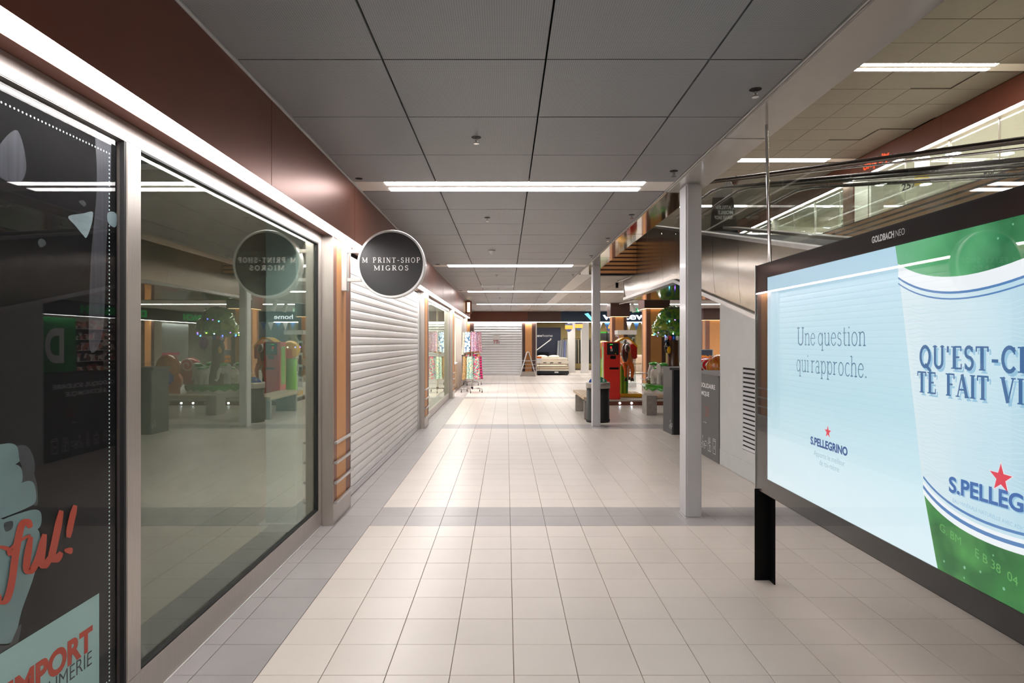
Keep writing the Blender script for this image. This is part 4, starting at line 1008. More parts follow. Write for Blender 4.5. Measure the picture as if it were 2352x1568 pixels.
for i, (x, y) in enumerate(lamps):
    t = thing('shop_ceiling_lamp', 'square luminous furniture shop ceiling lamp, %s' % ['front left', 'front middle', 'front right', 'rear left', 'rear middle', 'rear right'][i], 'ceiling light', (x, y, CZ-.2), 'lamps of the furniture shop')
    part(t, 'lamp_diffuser', B(x-.45, x+.45, y-.3, y+.3, CZ-.225, CZ-.202), L_shop)
    part(t, 'lamp_frame', B(x-.48, x-.45, y-.33, y+.33, CZ-.23, CZ-.2).box(x+.45, x+.48, y-.33, y+.33, CZ-.23, CZ-.2).box(x-.45, x+.45, y-.33, y-.3, CZ-.23, CZ-.2).box(x-.45, x+.45, y+.3, y+.33, CZ-.23, CZ-.2), white)
for i, (x, y) in enumerate([(3.15, 32.0), (3.75, 31.3)]):
    t = thing('white_column', ['white square shop column left of its twin, behind the bed', 'white square shop column just left of the mall column'][i], 'column', (x+.17, y, 0))
    part(t, 'shaft', MB().bev(x, x+.36, y, y+.36, .1, CZ-.2, .006), white_paint); part(t, 'plinth', B(x-.02, x+.38, y-.02, y+.38, 0, .1), white_paint)
t = thing('door_frame_panel', 'steel jamb of the furniture shop front right of the mattresses', 'jamb', (4.1, YB, 0))
part(t, 'jamb_plate', B(4.02, 4.2, YB-.02, YB+.2, 0, 2.47), steel)
t = thing('door_frame_panel', 'steel jamb beside the end pillar at the mattresses', 'jamb', (1.40, YB, 0))
part(t, 'jamb_plate', B(1.375, 1.43, YB-.05, YB+.1, 0, 2.47), steel)
# beds
def mattress(root, name, x0, x1, y0, y1, z0, z1, m, lab=None, r=.05):
    part(root, name, MB().bev(x0, x1, y0, y1, z0, z1, r), m, lab)
t = thing('low_bed', 'low black bed base with a thin white topper at the shop entrance', 'bed', (2.15, 30, 0))
for x in (1.5, 2.85): part(t, 'foot', B(x, x+.05, 29.65, 29.7, 0, .05), black)
mattress(t, 'bed_base', 1.44, 2.95, 29.6, 31.4, .05, .20, fabric_dk, None, .01)
mattress(t, 'topper', 1.44, 2.95, 29.6, 31.4, .20, .26, fabric_w, 'white topper', .02)
part(t, 'name_label', B(2.28, 2.46, 29.59, 29.598, .10, .17), white)
t = thing('spare_mattress', 'beige mattress lying on the low black bed', 'mattress', (2.2, 30, .27))
mattress(t, 'mattress_body', 1.46, 2.98, 29.75, 31.4, .262, .42, fabric_b); part(t, 'mattress_piping', MB().tube([(1.5, 29.76, .41), (2.94, 29.76, .41)], .012, 6), black)
t = thing('display_bed', 'thick cream display bed behind the low black bed', 'bed', (2.3, 32, 0))
for x in (1.6, 3.0): part(t, 'foot', MB().cyl((x, 31.6, 0), (x, 31.6, .12), .03, .04, 10), black)
mattress(t, 'bed_base', 1.5, 3.14, 31.5, 33.35, .12, .42, fabric_b)
mattress(t, 'mattress_body', 1.5, 3.14, 31.5, 33.4, .42, .66, fabric_w)
mattress(t, 'topper', 1.52, 3.12, 31.5, 33.4, .66, .75, fabric_w)
for x in (1.85, 2.2, 2.6): part(t, 'mattress_label', B(x, x+.16, 31.485, 31.497, .50, .54), fabric_dk)
for i, x in enumerate((1.6, 2.2)):
    t = thing('bed_pillow', 'white pillow on the display bed, ' + ('left one' if i == 0 else 'right one'), 'pillow', (x+.25, 32.6, .76))
    part(t, 'pillow_body', MB().ball((x+.25, 32.3, .80), (.30, .22, .09)), fabric_w)
t = thing('price_stand', 'small price stand with an orange header before the beds', 'price sign', (1.56, 29.5, 0))
part(t, 'stand_rod', MB().cyl((1.56, 29.52, 0), (1.56, 29.52, .58), .006), black); part(t, 'price_card', B(1.44, 1.66, 29.5, 29.51, .58, .80), white)
part(t, 'price_header', B(1.44, 1.66, 29.49, 29.499, .80, .88), orange_p); part(t, 'stand_foot', MB().cyl((1.56, 29.52, 0), (1.56, 29.52, .01), .06), black)
t = thing('boom_lamp', 'slanting pale lamp arm rising before the navy partition', 'lamp', (1.5, 33, .9))
part(t, 'lamp_arm', MB().cyl((1.45, 32.9, 1.02), (2.3, 32.9, 1.66), .025), white); part(t, 'lamp_head', MB().cyl((2.27, 32.9, 1.62), (2.36, 32.9, 1.74), .03, .04), steel)
part(t, 'lamp_stand', MB().cyl((1.47, 32.9, 0), (1.47, 32.9, 1.06), .02).cyl((1.47, 32.9, 0), (1.47, 32.9, .02), .12), white)
t = thing('side_table', 'dark side table with small objects before the navy partition', 'table', (1.9, 33.6, 0))
part(t, 'table_top', B(1.5, 2.3, 33.5, 33.9, .98, 1.02), black)
for x in (1.55, 2.22): part(t, 'leg', B(x, x+.04, 33.55, 33.85, 0, .98), black)
for i in range(6):
    x = 2.70+i*.12
    t = thing('carpet_roll', ['light grey', 'mid grey', 'blue grey', 'pale grey', 'dark grey', 'silver grey'][i] + ' rolled carpet leaning by the khaki wall, %s from the left' % ['first', 'second', 'third', 'fourth', 'fifth', 'sixth'][i], 'carpet roll', (x, 33, 0), None)
    part(t, 'roll', MB().cyl((x, 33.48, .0), (x+.12, 33.85, 1.62+.03*(i % 3)), .055, n=12), mat('carpet_%d' % i, (150-14*(i % 4), 152-13*(i % 4), 158-10*(i % 3)), .9))
t = thing('clothes_rack', 'dark hanging rack with long grey textiles behind the columns', 'rack', (3.6, 35.5, 0))
part(t, 'rack_rail', MB().tube([(3.25, 35.4, 0), (3.25, 35.4, 1.75), (5.0, 35.4, 1.75), (5.0, 35.4, 0)], .02), black)
for i in range(12): part(t, 'textile', MB().bev(3.3+i*.14, 3.39+i*.14, 35.15, 35.65, .35, 1.7, .01), mat('textile_%d' % i, random.choice([(92, 88, 80), (130, 122, 104), (60, 60, 62), (150, 140, 120)]), .9))
def shield(x, z, label):
    t = thing('hanging_shield', label, 'hanging sign', (x, YB+.3, z)); y = YB+.3
    out = [(x-.17, z+.2), (x+.17, z+.2), (x+.17, z-.02), (x+.10, z-.14), (x, z-.20), (x-.10, z-.14), (x-.17, z-.02)]
    part(t, 'shield_board', MB().prism(out, 1, y, y+.01), mat('shield_navy', (40, 50, 84), .5))
    part(t, 'shield_stripe', B(x-.18, x+.18, y-.006, y, z-.06, z+.12), mat('shield_orange', (214, 124, 24), .5))
    part(t, 'hanging_wire', B(x-.003, x+.003, y, y+.006, z+.2, CZ-.2), white)
shield(2.95, 2.22, 'orange and navy shield sign at the furniture shop entrance, left one'); shield(3.42, 2.28, 'orange and navy shield sign at the furniture shop entrance, middle one'); shield(4.86, 2.25, 'orange and navy shield sign right of the mall column')
for i in range(13):
    x = 4.35+i*.34
    t = thing('pennant', ('blue' if i % 2 else 'white') + ' triangular pennant under the navy sign, number %s from the left' % ['one', 'two', 'three', 'four', 'five', 'six', 'seven', 'eight', 'nine', 'ten', 'eleven', 'twelve', 'thirteen'][i], 'pennant', (x, YB-.05, 2.44), 'pennants under the navy sign')
    part(t, 'pennant_cloth', MB().prism([(x-.13, 2.47), (x+.13, 2.47), (x, 2.08)], 1, YB-.052, YB-.046), mat('pennant_b', (60, 110, 170), .6) if i % 2 else print_white)
# cushions & sofa, mirrors right of the pillar
t = thing('sofa', 'cream sofa with a long seat inside the furniture shop', 'sofa', (6.2, 31, 0))
part(t, 'sofa_seat', MB().bev(5.2, 7.6, 30.5, 31.4, .12, .45, .06), fabric_b); part(t, 'sofa_back', MB().bev(5.2, 7.6, 31.3, 31.6, .12, .92, .08), fabric_b)
for x in (5.3, 7.45): part(t, 'foot', B(x, x+.06, 30.6, 30.66, 0, .12), black)
for i in range(4):
    x = 5.5+i*.52
    t = thing('cushion', 'beige cushion on the cream sofa, %s from the left' % ['first', 'second', 'third', 'fourth'][i], 'cushion', (x, 31.1, .7), 'sofa cushions')
    part(t, 'cushion_body', MB().ball((x, 31.05, .68), (.25, .13, .23), f=lambda d: 1+.12*abs(d.x*d.z)*4), cushion)
for i, (x, m_) in enumerate([(4.9, green_p), (5.25, mat('mirror_frame_grey', (120, 116, 108), .4)), (5.75, bark), (6.3, black)]):
    t = thing('standing_mirror', ['tall green framed standing mirror', 'tall grey framed standing mirror', 'tall brown framed standing mirror', 'tall black framed standing mirror'][i] + ' at the back of the furniture shop', 'mirror', (x, 33, 0))
    part(t, 'mirror_frame', MB().bev(x, x+.42, 33.0, 33.05, 0, 2.1, .01), m_); part(t, 'mirror_glass', B(x+.05, x+.37, 32.99, 32.998, .08, 2.02), chrome)

# free-standing pillars with brown capitals
def freepillar(x0, x1, y0, label, cap_x0, cap_x1):
    t = thing('capped_pillar', label, 'pillar', ((x0+x1)/2, y0+.3, 0))
    part(t, 'capital', MB().bev(cap_x0, cap_x1, y0-.1, y0+.7, 2.483, CZ-.004, .004), brown_dark, 'dark brown capital')
    part(t, 'capital_lamp', B(cap_x0+.03, cap_x1-.03, y0-.07, y0-.03, 2.473, 2.483).box(cap_x0+.03, cap_x0+.06, y0-.03, y0+.65, 2.473, 2.483), L_warm)
    w_ = x1-x0
    for a, b, m_ in ((0, .2, mauve), (.2, .78, orange), (.78, 1, brown_dark)):
        part(t, 'stripe', B(x0+a*w_, x0+b*w_, y0, y0+.01, .185, 2.47), m_, 'orange stripe' if m_ is orange else 'brown stripe')
    for a, b, m_ in ((.01, .14, mauve), (.14, .45, orange), (.45, .6, mauve)):
        part(t, 'stripe', B(x0-.01, x0, y0+a, y0+b, .185, 2.47), m_, 'orange stripe' if m_ is orange else 'brown stripe')
    part(t, 'core', B(x0, x1, y0+.011, y0+.6, 0, 2.483), steel)
    part(t, 'base_plate', B(x0-.012, x1+.012, y0-.012, y0+.61, 0, .185), steel)
    for z in (.35, .52, .70): part(t, 'bumper_rail', B(x0-.05, x1+.05, y0-.05, y0-.025, z-.01, z+.01).box(x0-.05, x0-.025, y0-.05, y0+.6, z-.01, z+.01).box(x0+.1, x0+.13, y0-.03, y0, z-.01, z+.01), alu)
freepillar(3.88, 4.40, 17.355, 'capped orange pillar behind the plastic tree', 3.79, 4.49)
freepillar(3.88, 4.40, 22.95, 'capped orange pillar behind the red machine and glass cabinet', 3.79, 4.49)
freepillar(8.45, 9.2, 26.6, 'capped orange pillar at the back right, beyond the nearest column', 8.30, 9.5)

# Exit sign, track spots
t = thing('exit_sign', 'green emergency exit sign with a white arrow hanging near the ceiling', 'exit sign', (5.1, 25, 2.8))
part(t, 'sign_box', MB().bev(4.99, 5.29, 25.0, 25.05, 2.74, 2.90, .004), glow('exit_green', (30, 170, 100), 1.0))
part(t, 'arrow', MB().add([(5.02, 24.995, 2.82), (5.07, 24.995, 2.86), (5.07, 24.995, 2.83), (5.13, 24.995, 2.83), (5.13, 24.995, 2.81), (5.07, 24.995, 2.81), (5.07, 24.995, 2.78)], [(0,1,2,3,4,5,6)]), glow('exit_white', (235, 250, 240), 1.2))
part(t, 'running_figure', MB().ball((5.225, 24.995, 2.865), (.012, .002, .012), 10, 6).box(5.212, 5.235, 24.993, 24.996, 2.81, 2.85).box(5.20, 5.215, 24.993, 24.996, 2.77, 2.812).box(5.232, 5.248, 24.993, 24.996, 2.775, 2.81).box(5.25, 5.28, 24.993, 24.996, 2.76, 2.88), glow('exit_white2', (235, 250, 240), 1.2))
for x in (5.02, 5.25): part(t, 'hanger', B(x, x+.01, 25.02, 25.03, 2.90, CZ), alu)
t = thing('track_light', 'white ceiling track with two white spotlights before the navy sign', 'track light', (4.2, 21.7, 2.9))
part(t, 'track', MB().cyl((4.1, 23, 2.94), (4.35, 20.2, 2.94), .022, n=8), white)
spot(t, 4.25, 21.3, 2.93, s=1.3); spot(t, 4.36, 20.6, 2.93, s=1.3)
for x, y in ((4.12, 22.8), (4.34, 20.4)): part(t, 'hanger', B(x-.005, x+.005, y-.005, y+.005, 2.95, CZ), white)
t = thing('track_light', 'thin track with a small black spotlight before the ramp end', 'track light', (2.7, 14.8, 2.9))
part(t, 'track', MB().cyl((2.58, 14.75, 2.95), (2.66, 13.5, 2.95), .012, n=8), alu)
part(t, 'spot_body', MB().cyl((2.585, 14.68, 2.945), (2.585, 14.68, 2.82), .035, .03, 12).box(2.58, 2.59, 14.6, 14.61, 2.95, CZ), black)

# lit box sign on the left fascia end
t = thing('box_sign', 'brown box sign with a glowing cream face at the far end of the left fascia', 'sign', (-1.33, 21.3, 2.7))
part(t, 'sign_casing', MB().bev(XF+.0, XF+.20, 21.3, 21.42, 2.52, 2.95, .006), brown)
part(t, 'sign_face', MB().bev(XF+.05, XF+.15, 21.285, 21.30, 2.57, 2.90, .004), glow('box_sign_glow', (255, 226, 180), 2.2))

# ------------------------------------------------------------------ scarf stands
def scarf_mat(i):
    pal = [[(236, 230, 214), (60, 60, 66), (214, 190, 150), (120, 150, 170)], [(232, 44, 122), (236, 60, 134), (228, 40, 118), (238, 70, 140), (60, 20, 50)], [(120, 40, 30), (200, 160, 90), (60, 50, 40), (226, 200, 150)],
           [(190, 214, 224), (232, 236, 236), (70, 110, 150)], [(230, 120, 60), (236, 180, 110), (150, 60, 40)], [(150, 200, 190), (190, 220, 200), (110, 150, 160), (226, 210, 160)],
           [(50, 90, 170), (236, 232, 236), (190, 60, 50), (110, 80, 150)], [(240, 160, 50), (60, 60, 110), (220, 210, 190), (200, 90, 60)], [(230, 60, 110), (90, 180, 180), (240, 220, 190)], [(232, 232, 236), (210, 120, 110), (90, 110, 160)]][i % 10]
    return pattern_mat('scarf_print_%d' % i, pal, [44, 5, 48, 30, 26, 55, 24, 9, 40, 22][i % 10], ['noise', 'wave', 'noise', 'cell', 'noise', 'cell', 'noise', 'wave', 'cell', 'noise'][i % 10], rough=.8, dist=[0, 2, 1.5, 0, 1, 0, 2.5, 5, 0, 3][i % 10], stretch=(1, 1, .8))
SM = [scarf_mat(i) for i in range(10)]
def scarf_stand(cx, cy, label, R0=.30, tiers=((1.86, 1.17), (1.11, .42)), base=True, ph=0, seed=1):
    rnd = random.Random(seed)
    t = thing('scarf_stand', label, 'display stand', (cx, cy, 0))
    part(t, 'pole', MB().cyl((cx, cy, .09), (cx, cy, 1.9), .022, n=12), chrome)
    part(t, 'hub', MB().cyl((cx, cy, .10), (cx, cy, .17), .035, n=12), black)
    for k in range(5):
        a = 2*pi*k/5+.3+ph; ex, ey = cx+.34*cos(a), cy+.34*sin(a)
        arm_ = part(t, 'base_arm', MB().tube([(cx, cy, .125), (ex, ey, .115)], [.018, .013], 8), chrome)
        part(arm_, 'caster', MB().cyl((ex-.012, ey, .032), (ex+.012, ey, .032), .032, n=14).box(ex-.006, ex+.006, ey-.01, ey+.01, .03, .115), rubber)
    for ti, (z1, z0) in enumerate(tiers):
        ring = [(cx+R0*.92*cos(2*pi*k/24), cy+R0*.92*sin(2*pi*k/24), z1-.012) for k in range(25)]
        part(t, 'hanging_ring', MB().tube(ring, .007, 6), black)
        for k in range(4): a = pi/2*k; part(t, 'ring_arm', MB().cyl((cx, cy, z1-.03), (cx+R0*.92*cos(a), cy+R0*.92*sin(a), z1-.012), .006, n=6), black)
    idx = 0
    for ti, (z1, z0) in enumerate(tiers):
        for k in range(7):
            a0 = 2*pi*k/7+ph+ti*.35; ln = (z1-z0)*rnd.uniform(.86, 1.04); wd = rnd.uniform(.22, .27); am = rnd.uniform(.008, .018)
            dr = rnd.uniform(-.03, .05)
            def f(u, v, s=1):
                q = (u-.5); a = a0+q*.80
                r = R0*.93+.012+am*sin(u*14+k)*(.3+v)+.05*v*v*.6+(-.10*abs(q)**2)
                return (cx+r*cos(a), cy+r*sin(a), z1+.006-ln*v*(1+dr*q*2)-(.0 if v else .0))
            mb = MB(); mb.grid(f, 12, 8)
            def g(u, v):
                p = f(u, v*.9); d = Vector((p[0]-cx, p[1]-cy)); d *= 1-.03/d.length; return (cx+d.x, cy+d.y, p[2])
            mb.grid(g, 12, 8)
            s = thing('scarf', '%s scarf on the %s ring of the %s' % (['beige patterned', 'bright pink', 'brown ornament', 'pale blue', 'orange', 'aqua speckled', 'blue and white', 'yellow and navy striped', 'pink and aqua', 'white flowered'][(idx*3+ti+seed) % 10], ['upper', 'lower'][ti], label.split(',')[0]), 'scarf', (cx, cy, z1), 'scarves on the %s' % label.split(',')[0])
            part(s, 'scarf_cloth', mb, SM[(idx*3+ti+seed) % 10]); idx += 1
scarf_stand(-1.05, 19.5, 'near round scarf stand, on casters beside the bright doorway', ph=.55, seed=1)
scarf_stand(-1.22, 22.8, 'far round scarf stand, hidden behind the near one', ph=.1, seed=4)

# bright shop interior through the doorway and window_2
for i, (x, y, wx, wy) in enumerate([(-2.9, 13.5, .6, 1.0), (-2.9, 15.7, .6, 1.0), (-2.7, 19.0, .8, 1.4), (-2.7, 21.8, .8, 1.4)]):
    t = thing('shop_ceiling_lamp', 'bright scarf shop ceiling lamp, %s' % ['above the near end of the window', 'above the far end of the window', 'just inside the doorway', 'above the wooden counter'][i], 'ceiling light', (x, y, CZ-.1), 'lamps of the scarf shop')
    part(t, 'lamp_diffuser', B(x-wx/2, x+wx/2, y-wy/2, y+wy/2, 2.80, 2.82), L_shop); part(t, 'lamp_housing', B(x-wx/2-.02, x+wx/2+.02, y-wy/2-.02, y+wy/2+.02, 2.822, 2.86), white)
B(-6.3, -1.62, 11.95, 23.4, CZ-.1, CZ+.09).build('ceiling_scarf_shop', white_paint, kind='structure')
t = thing('shop_counter', 'light wooden counter with a white top just inside the bright doorway', 'counter', (-1.95, 20.8, 0))
part(t, 'counter_front', MB().bev(-2.2, -1.72, 20.2, 22.0, 0, .80, .006), wood2); part(t, 'counter_top', MB().bev(-2.25, -1.68, 20.15, 22.05, .80, .85, .01), white)
for i in range(3): part(t, 'door_panel', B(-2.15+i*.15, -2.02+i*.15, 20.185, 20.199, .08, .74), wood)
ORD = ['first', 'second', 'third', 'fourth', 'fifth', 'sixth', 'seventh']
for i in range(7):
    y = 12.4+i*.68
    t = thing('display_shelf', 'narrow white shelf unit of the scarf shop window, %s from the roller shutter' % ORD[i], 'shelf', (-3.6, y, 0), 'shelf units in the scarf shop window')
    part(t, 'shelf_back', B(-3.85, -3.82, y, y+.6, 0, 2.2), white)
    for k in range(5): part(t, 'shelf_board', B(-3.82, -3.5, y, y+.6, .35+k*.4, .37+k*.4), white)
    for k in range(1, 5):
        cn_, cm_ = random.choice([('red', red), ('blue', blue_p), ('yellow', yellow), ('white', whitegloss), ('pink', pink_p), ('silver', chrome), ('brown', bark)])
        q = thing('vase', '%s vase on the %s board of the %s scarf shop shelf unit' % (cn_, ORD[k], ORD[i]), 'vase', (-3.65, y+.3, .37+k*.4), 'vases on the scarf shop shelves')
        part(q, 'vase_body', MB().lathe([(0, .0), (.05, .0), (.06, .08), (.03, .14), (.035, .18), (0, .18)], (-3.65, y+.3, .372+k*.4), 14), cm_)

# ------------------------------------------------------------------ benches and waste bin
b1 = thing('bench', 'concrete and wood slat bench lying lengthwise behind the waste bin', 'bench', (1.8, 13.3, 0))
for y in (12.66, 14.22): part(b1, 'leg', MB().bev(1.57, 2.02, y, y+.10, 0, .37, .006), concrete, 'concrete slab leg')
part(b1, 'seat_beam', B(1.60, 1.99, 12.66, 14.55, .372, .40), steel)
for i in range(7): part(b1, 'seat_slat', MB().bev(1.555+i*.066, 1.555+i*.066+.056, 12.64, 14.60, .40, .455, .004), wood)
b2 = thing('bench', 'concrete and wood slat bench running crosswise before the ride platform', 'bench', (3.9, 13.6, 0))
for x in (2.99, 4.75): part(b2, 'leg', MB().bev(x, x+.22, 13.4, 13.85, 0, .42, .006), concrete, 'concrete block leg')
part(b2, 'seat_beam', B(3.21, 4.75, 13.45, 13.80, .34, .37), steel)
for i in range(7): part(b2, 'seat_slat', MB().bev(2.99 if False else 3.22, 4.74, 13.40+i*.065, 13.40+i*.065+.055, .37, .425, .004), wood)
bn = thing('waste_bin', 'round black waste bin with a blue and green domed sorting lid beside the far column', 'waste bin', (1.80, 12.35, 0))
part(bn, 'bin_body', MB().lathe([(0, .0), (.225, 0), (.232, .02), (.232, .05), (.222, .06), (.222, .66), (0, .66)], (1.80, 12.35, 0), 40), rubber)
part(bn, 'steel_rim', MB().lathe([(.222, .66), (.236, .66), (.236, .76), (.228, .775), (.16, .775), (.16, .72)], (1.80, 12.35, 0), 40), steel)
part(bn, 'hopper', MB().lathe([(.16, .72), (.15, .735), (0, .735)], (1.80, 12.35, 0), 32), black)
def lidpoly(a0, a1): return [(1.80, .765)]+[(1.80+.18*cos(radians(a0+(a1-a0)*i/10)), .765+.115*sin(radians(a0+(a1-a0)*i/10))) for i in range(11)]
part(bn, 'lid_sign', MB().prism(lidpoly(92, 180), 1, 12.33, 12.35), blue_p, 'blue half-round sorting sign')
part(bn, 'lid_sign', MB().prism(lidpoly(0, 88), 1, 12.33, 12.35), mat('lid_green', (20, 124, 84), .3), 'green half-round sorting sign')
part(bn, 'lid_plate', MB().lathe([(.228, .762), (.16, .766), (.16, .74)], (1.80, 12.35, 0), 32), steel)
for s_, x in (('P', 1.70), ('&', 1.82), ('S', 1.89)): text(bn, 'lid_lettering', s_, print_white, (x, 12.326, .79), R2, U2, .05, .035, bold=.03)

# ------------------------------------------------------------------ ecological collection point (grey counters)
cn = thing('collection_counter', 'low grey counter with white slogan and icons standing before the ramp wall', 'counter', (2.95, 8.9, 0))
part(cn, 'front_panel', MB().bev(2.722, 2.76, 8.055, 9.72, .0, 1.10, .003), anthracite)
part(cn, 'counter_body', B(2.765, 3.25, 8.06, 9.71, 0, 1.08), anth_dark)
part(cn, 'counter_top', MB().bev(2.715, 3.30, 8.054, 9.73, 1.10, 1.125, .004), anthracite)
XC = 2.720
RC = (0, -1, 0)
text(cn, 'lettering', 'ÉCOLOGIQUE, SOLIDAIRE', print_white, (XC, 9.62, .94), RC, U2, .058, 1.42, bold=.02, label='white slogan lettering')
text(cn, 'lettering', '& ÉCONOMIQUE', print_white, (XC, 9.30, .83), RC, U2, .058, .86, bold=.02)
text(cn, 'lettering', '20', redp, (XC, 8.62, .55), RC, U2, .14, .16, bold=-.02, label='thin red numerals')
text(cn, 'lettering', 'partage', print_white, (XC, 8.68, .46), RC, U2, .014, .12)
def icons(root, o, r, m_, s=1.0, sel=range(6)):
    C = lambda cx, cy, rr, n=14: [(cx+rr*cos(2*pi*k/n), cy+rr*sin(2*pi*k/n)) for k in range(n+1)]
    sets = [
     [[(0, 0), (.10, 0), (.10, .19), (0, .19), (0, 0)], [(0, .165), (.10, .165)], [(.03, .06), (.07, .10)], [(.03, .10), (.07, .06)]],
     [[(0, 0), (.06, 0), (.06, .10), (0, .10), (0, 0)], [(.07, 0), (.12, 0), (.12, .08), (.07, .08), (.07, 0)], [(.01, .11), (.03, .18), (.05, .11)], [(.06, .12), (.08, .19), (.11, .12), (.06, .12)]],
     [C(.03, .035, .032), C(.13, .035, .032), [(.03, .035), (.06, .09), (.10, .09), (.13, .035)], [(.06, .09), (.05, .14)], C(.06, .16, .014), [(.15, .05), (.22, .05), (.22, .11), (.15, .11), (.15, .05)]],
     [[(0, 0), (.045, 0), (.045, .12), (.03, .16), (.03, .20), (.015, .20), (.015, .16), (0, .12), (0, 0)], [(0, .04), (.045, .04)], [(0, .09), (.045, .09)]],
     [[(0, 0), (.10, 0), (.10, .12), (0, .12), (0, 0)], [(.03, .12), (.035, .16), (.065, .16), (.07, .12)], [(.04, 0), (.04, .07), (.07, .07), (.07, 0)]],
     [[(0, .08), (.02, .02), (.05, 0), (.08, .02), (.10, .08), (0, .08)], [(.02, .09), (.03, .15)], [(.05, .09), (.05, .17)], [(.08, .09), (.09, .14)]]]
    x = 0
    for i in sel:
        polys = [[(x+p[0]*s, p[1]*s) for p in pl] for pl in sets[i]]
        part(root, 'icon', lines(MB(), o, r, (0, 0, 1), polys, .006), m_); x += (.30, .25, .33, .16, .24, .24)[i]*s*.85
icons(cn, (XC, 9.60, .10), RC, print_white, 1.0, [2, 5, 4, 3, 2, 1, 0])
ks = thing('collection_kiosk', 'grey kiosk box with overhanging top and white icons behind the nearest column', 'kiosk', (3.1, 10.85, 0))
part(ks, 'side_panel', MB().prism([(2.79, 10.60), (2.767, 11.10), (2.80, 11.10), (2.82, 10.60)], 2, .0, 1.09), anthracite)
part(ks, 'front_panel', MB().bev(2.825, 3.17, 10.60, 10.64, 0, 1.09, .002), anth_dark, 'darker front panel')
part(ks, 'kiosk_body', B(2.825, 3.17, 10.645, 11.10, 0, 1.085), anth_dark)
part(ks, 'kiosk_top', MB().bev(2.745, 3.20, 10.57, 11.14, 1.09, 1.13, .006), anthracite)
part(ks, 'blank_label', MB().prism([(2.7895, 10.72), (2.7825, 10.86), (2.7805, 10.86), (2.7875, 10.72)], 2, .77, .99), print_white, 'plain white label')
icons(ks, (2.7725, 11.05, .10), (.03, -1, 0), print_white, .8, [3, 0, 2])

# ------------------------------------------------------------------ ride platform and rides
pf = thing('ride_platform', 'low ride platform with a brown edge and small round edge lights', 'platform', (4.8, 17, 0))
part(pf, 'platform_deck', MB().bev(2.30, 7.4, 15.5, 17.24, .10, .135, .003).bev(4.62, 7.4, 17.241, 18.9, .10, .135, .003), mat('deck_beige', (176, 168, 158), .35))
part(pf, 'platform_edge', B(2.31, 7.39, 15.515, 15.53, .0, .10), brown); part(pf, 'platform_core', B(2.32, 7.38, 15.531, 17.22, 0, .10).box(4.64, 7.38, 17.221, 18.88, 0, .10), brown_dark)
for i, x in enumerate((2.80, 3.09, 3.37, 3.66, 3.95, 4.24, 4.53, 4.82, 5.11, 5.40, 5.69)):
    lit = i not in (2, 5, 8)
    part(pf, 'edge_light', MB().cyl((x, 15.505, .055), (x, 15.515, .055), .026, n=14), glow('edge_lamp', (235, 245, 255), 9) if lit and i < 1 else (MATS.get('edge_lamp') if lit else chrome), 'lit edge light' if lit else 'unlit edge light')
PZ = .135
# payment machine
mc = thing('payment_machine', 'tall red payment machine standing at the platform edge', 'vending machine', (2.62, 15.75, PZ))
part(mc, 'cabinet', MB().bev(2.43, 2.83, 15.62, 16.05, PZ, 1.56, .008), red)
part(mc, 'door', MB().bev(2.47, 2.82, 15.612, 15.62, PZ+.02, .82, .003), red)
kp = part(mc, 'keypad_plate', MB().bev(2.50, 2.79, 15.605, 15.62, 1.24, 1.53, .004), black_gloss)
part(kp, 'display', B(2.57, 2.64, 15.60, 15.604, 1.49, 1.505), glow('disp_green', (80, 220, 80), 1.2)); part(kp, 'display', B(2.58, 2.62, 15.60, 15.604, 1.40, 1.45), glow('disp_red', (230, 50, 40), 1.2))
part(kp, 'keypad', B(2.585, 2.64, 15.60, 15.604, 1.33, 1.40), mat('keypad_grey', (150, 150, 150), .5))
part(kp, 'coin_knob', MB().cyl((2.71, 15.598, 1.27), (2.71, 15.606, 1.27), .014, n=12), yellow)
part(mc, 'coin_tray', MB().bev(2.58, 2.72, 15.60, 15.62, 1.14, 1.22, .006), black); part(mc, 'note_slot', MB().bev(2.56, 2.79, 15.602, 15.618, .88, .93, .004), black)
part(mc, 'lock', MB().cyl((2.51, 15.60, 1.19), (2.51, 15.612, 1.19), .01, n=10), chrome)
part(mc, 'side_poster', B(2.424, 2.43, 15.70, 15.98, .5, 1.45), lime, 'green side poster')
# plastic tree with carousel figures
TX, TY = 4.34, 16.48
tr = thing('plastic_tree', 'glossy plastic tree with a round green crown and coloured lights above the rides', 'ride figure', (TX, TY, PZ))
def lump(d): return 1+.05*sin(d.x*17+d.z*13)*sin(d.y*15+d.z*9)+.03*sin(d.x*31)*sin(d.z*29+d.y*7)
crown_m = pattern_mat('crown_green', [(16, 66, 22), (24, 92, 30), (40, 118, 34), (110, 160, 36), (20, 78, 26)], 3.2, 'soft', rough=.12, coat=.8)
crown_l = pattern_mat('crown_lime', [(60, 130, 30), (140, 176, 40), (40, 110, 30), (170, 190, 60)], 4, 'soft', rough=.12, coat=.8)
for c, r, m_ in (((.02, 0, 2.13), (.42, .38, .36), crown_m), ((.28, -.06, 1.97), (.27, .29, .26), crown_l), ((-.29, -.10, 1.93), (.26, .28, .24), crown_l), ((.02, -.27, 1.93), (.27, .22, .24), crown_m), ((0, .22, 1.96), (.36, .26, .26), crown_m)):
    part(tr, 'crown_lump', MB().ball((TX+c[0], TY+c[1], c[2]), r, 36, 24, lump), m_)
part(tr, 'trunk', MB().lathe([(.34, .0), (.26, .10), (.19, .30), (.155, .55), (.14, .85), (.145, 1.15), (.17, 1.35), (.22, 1.48), (.2, 1.62)], (TX+.03, TY, PZ+.30), 24), bark)
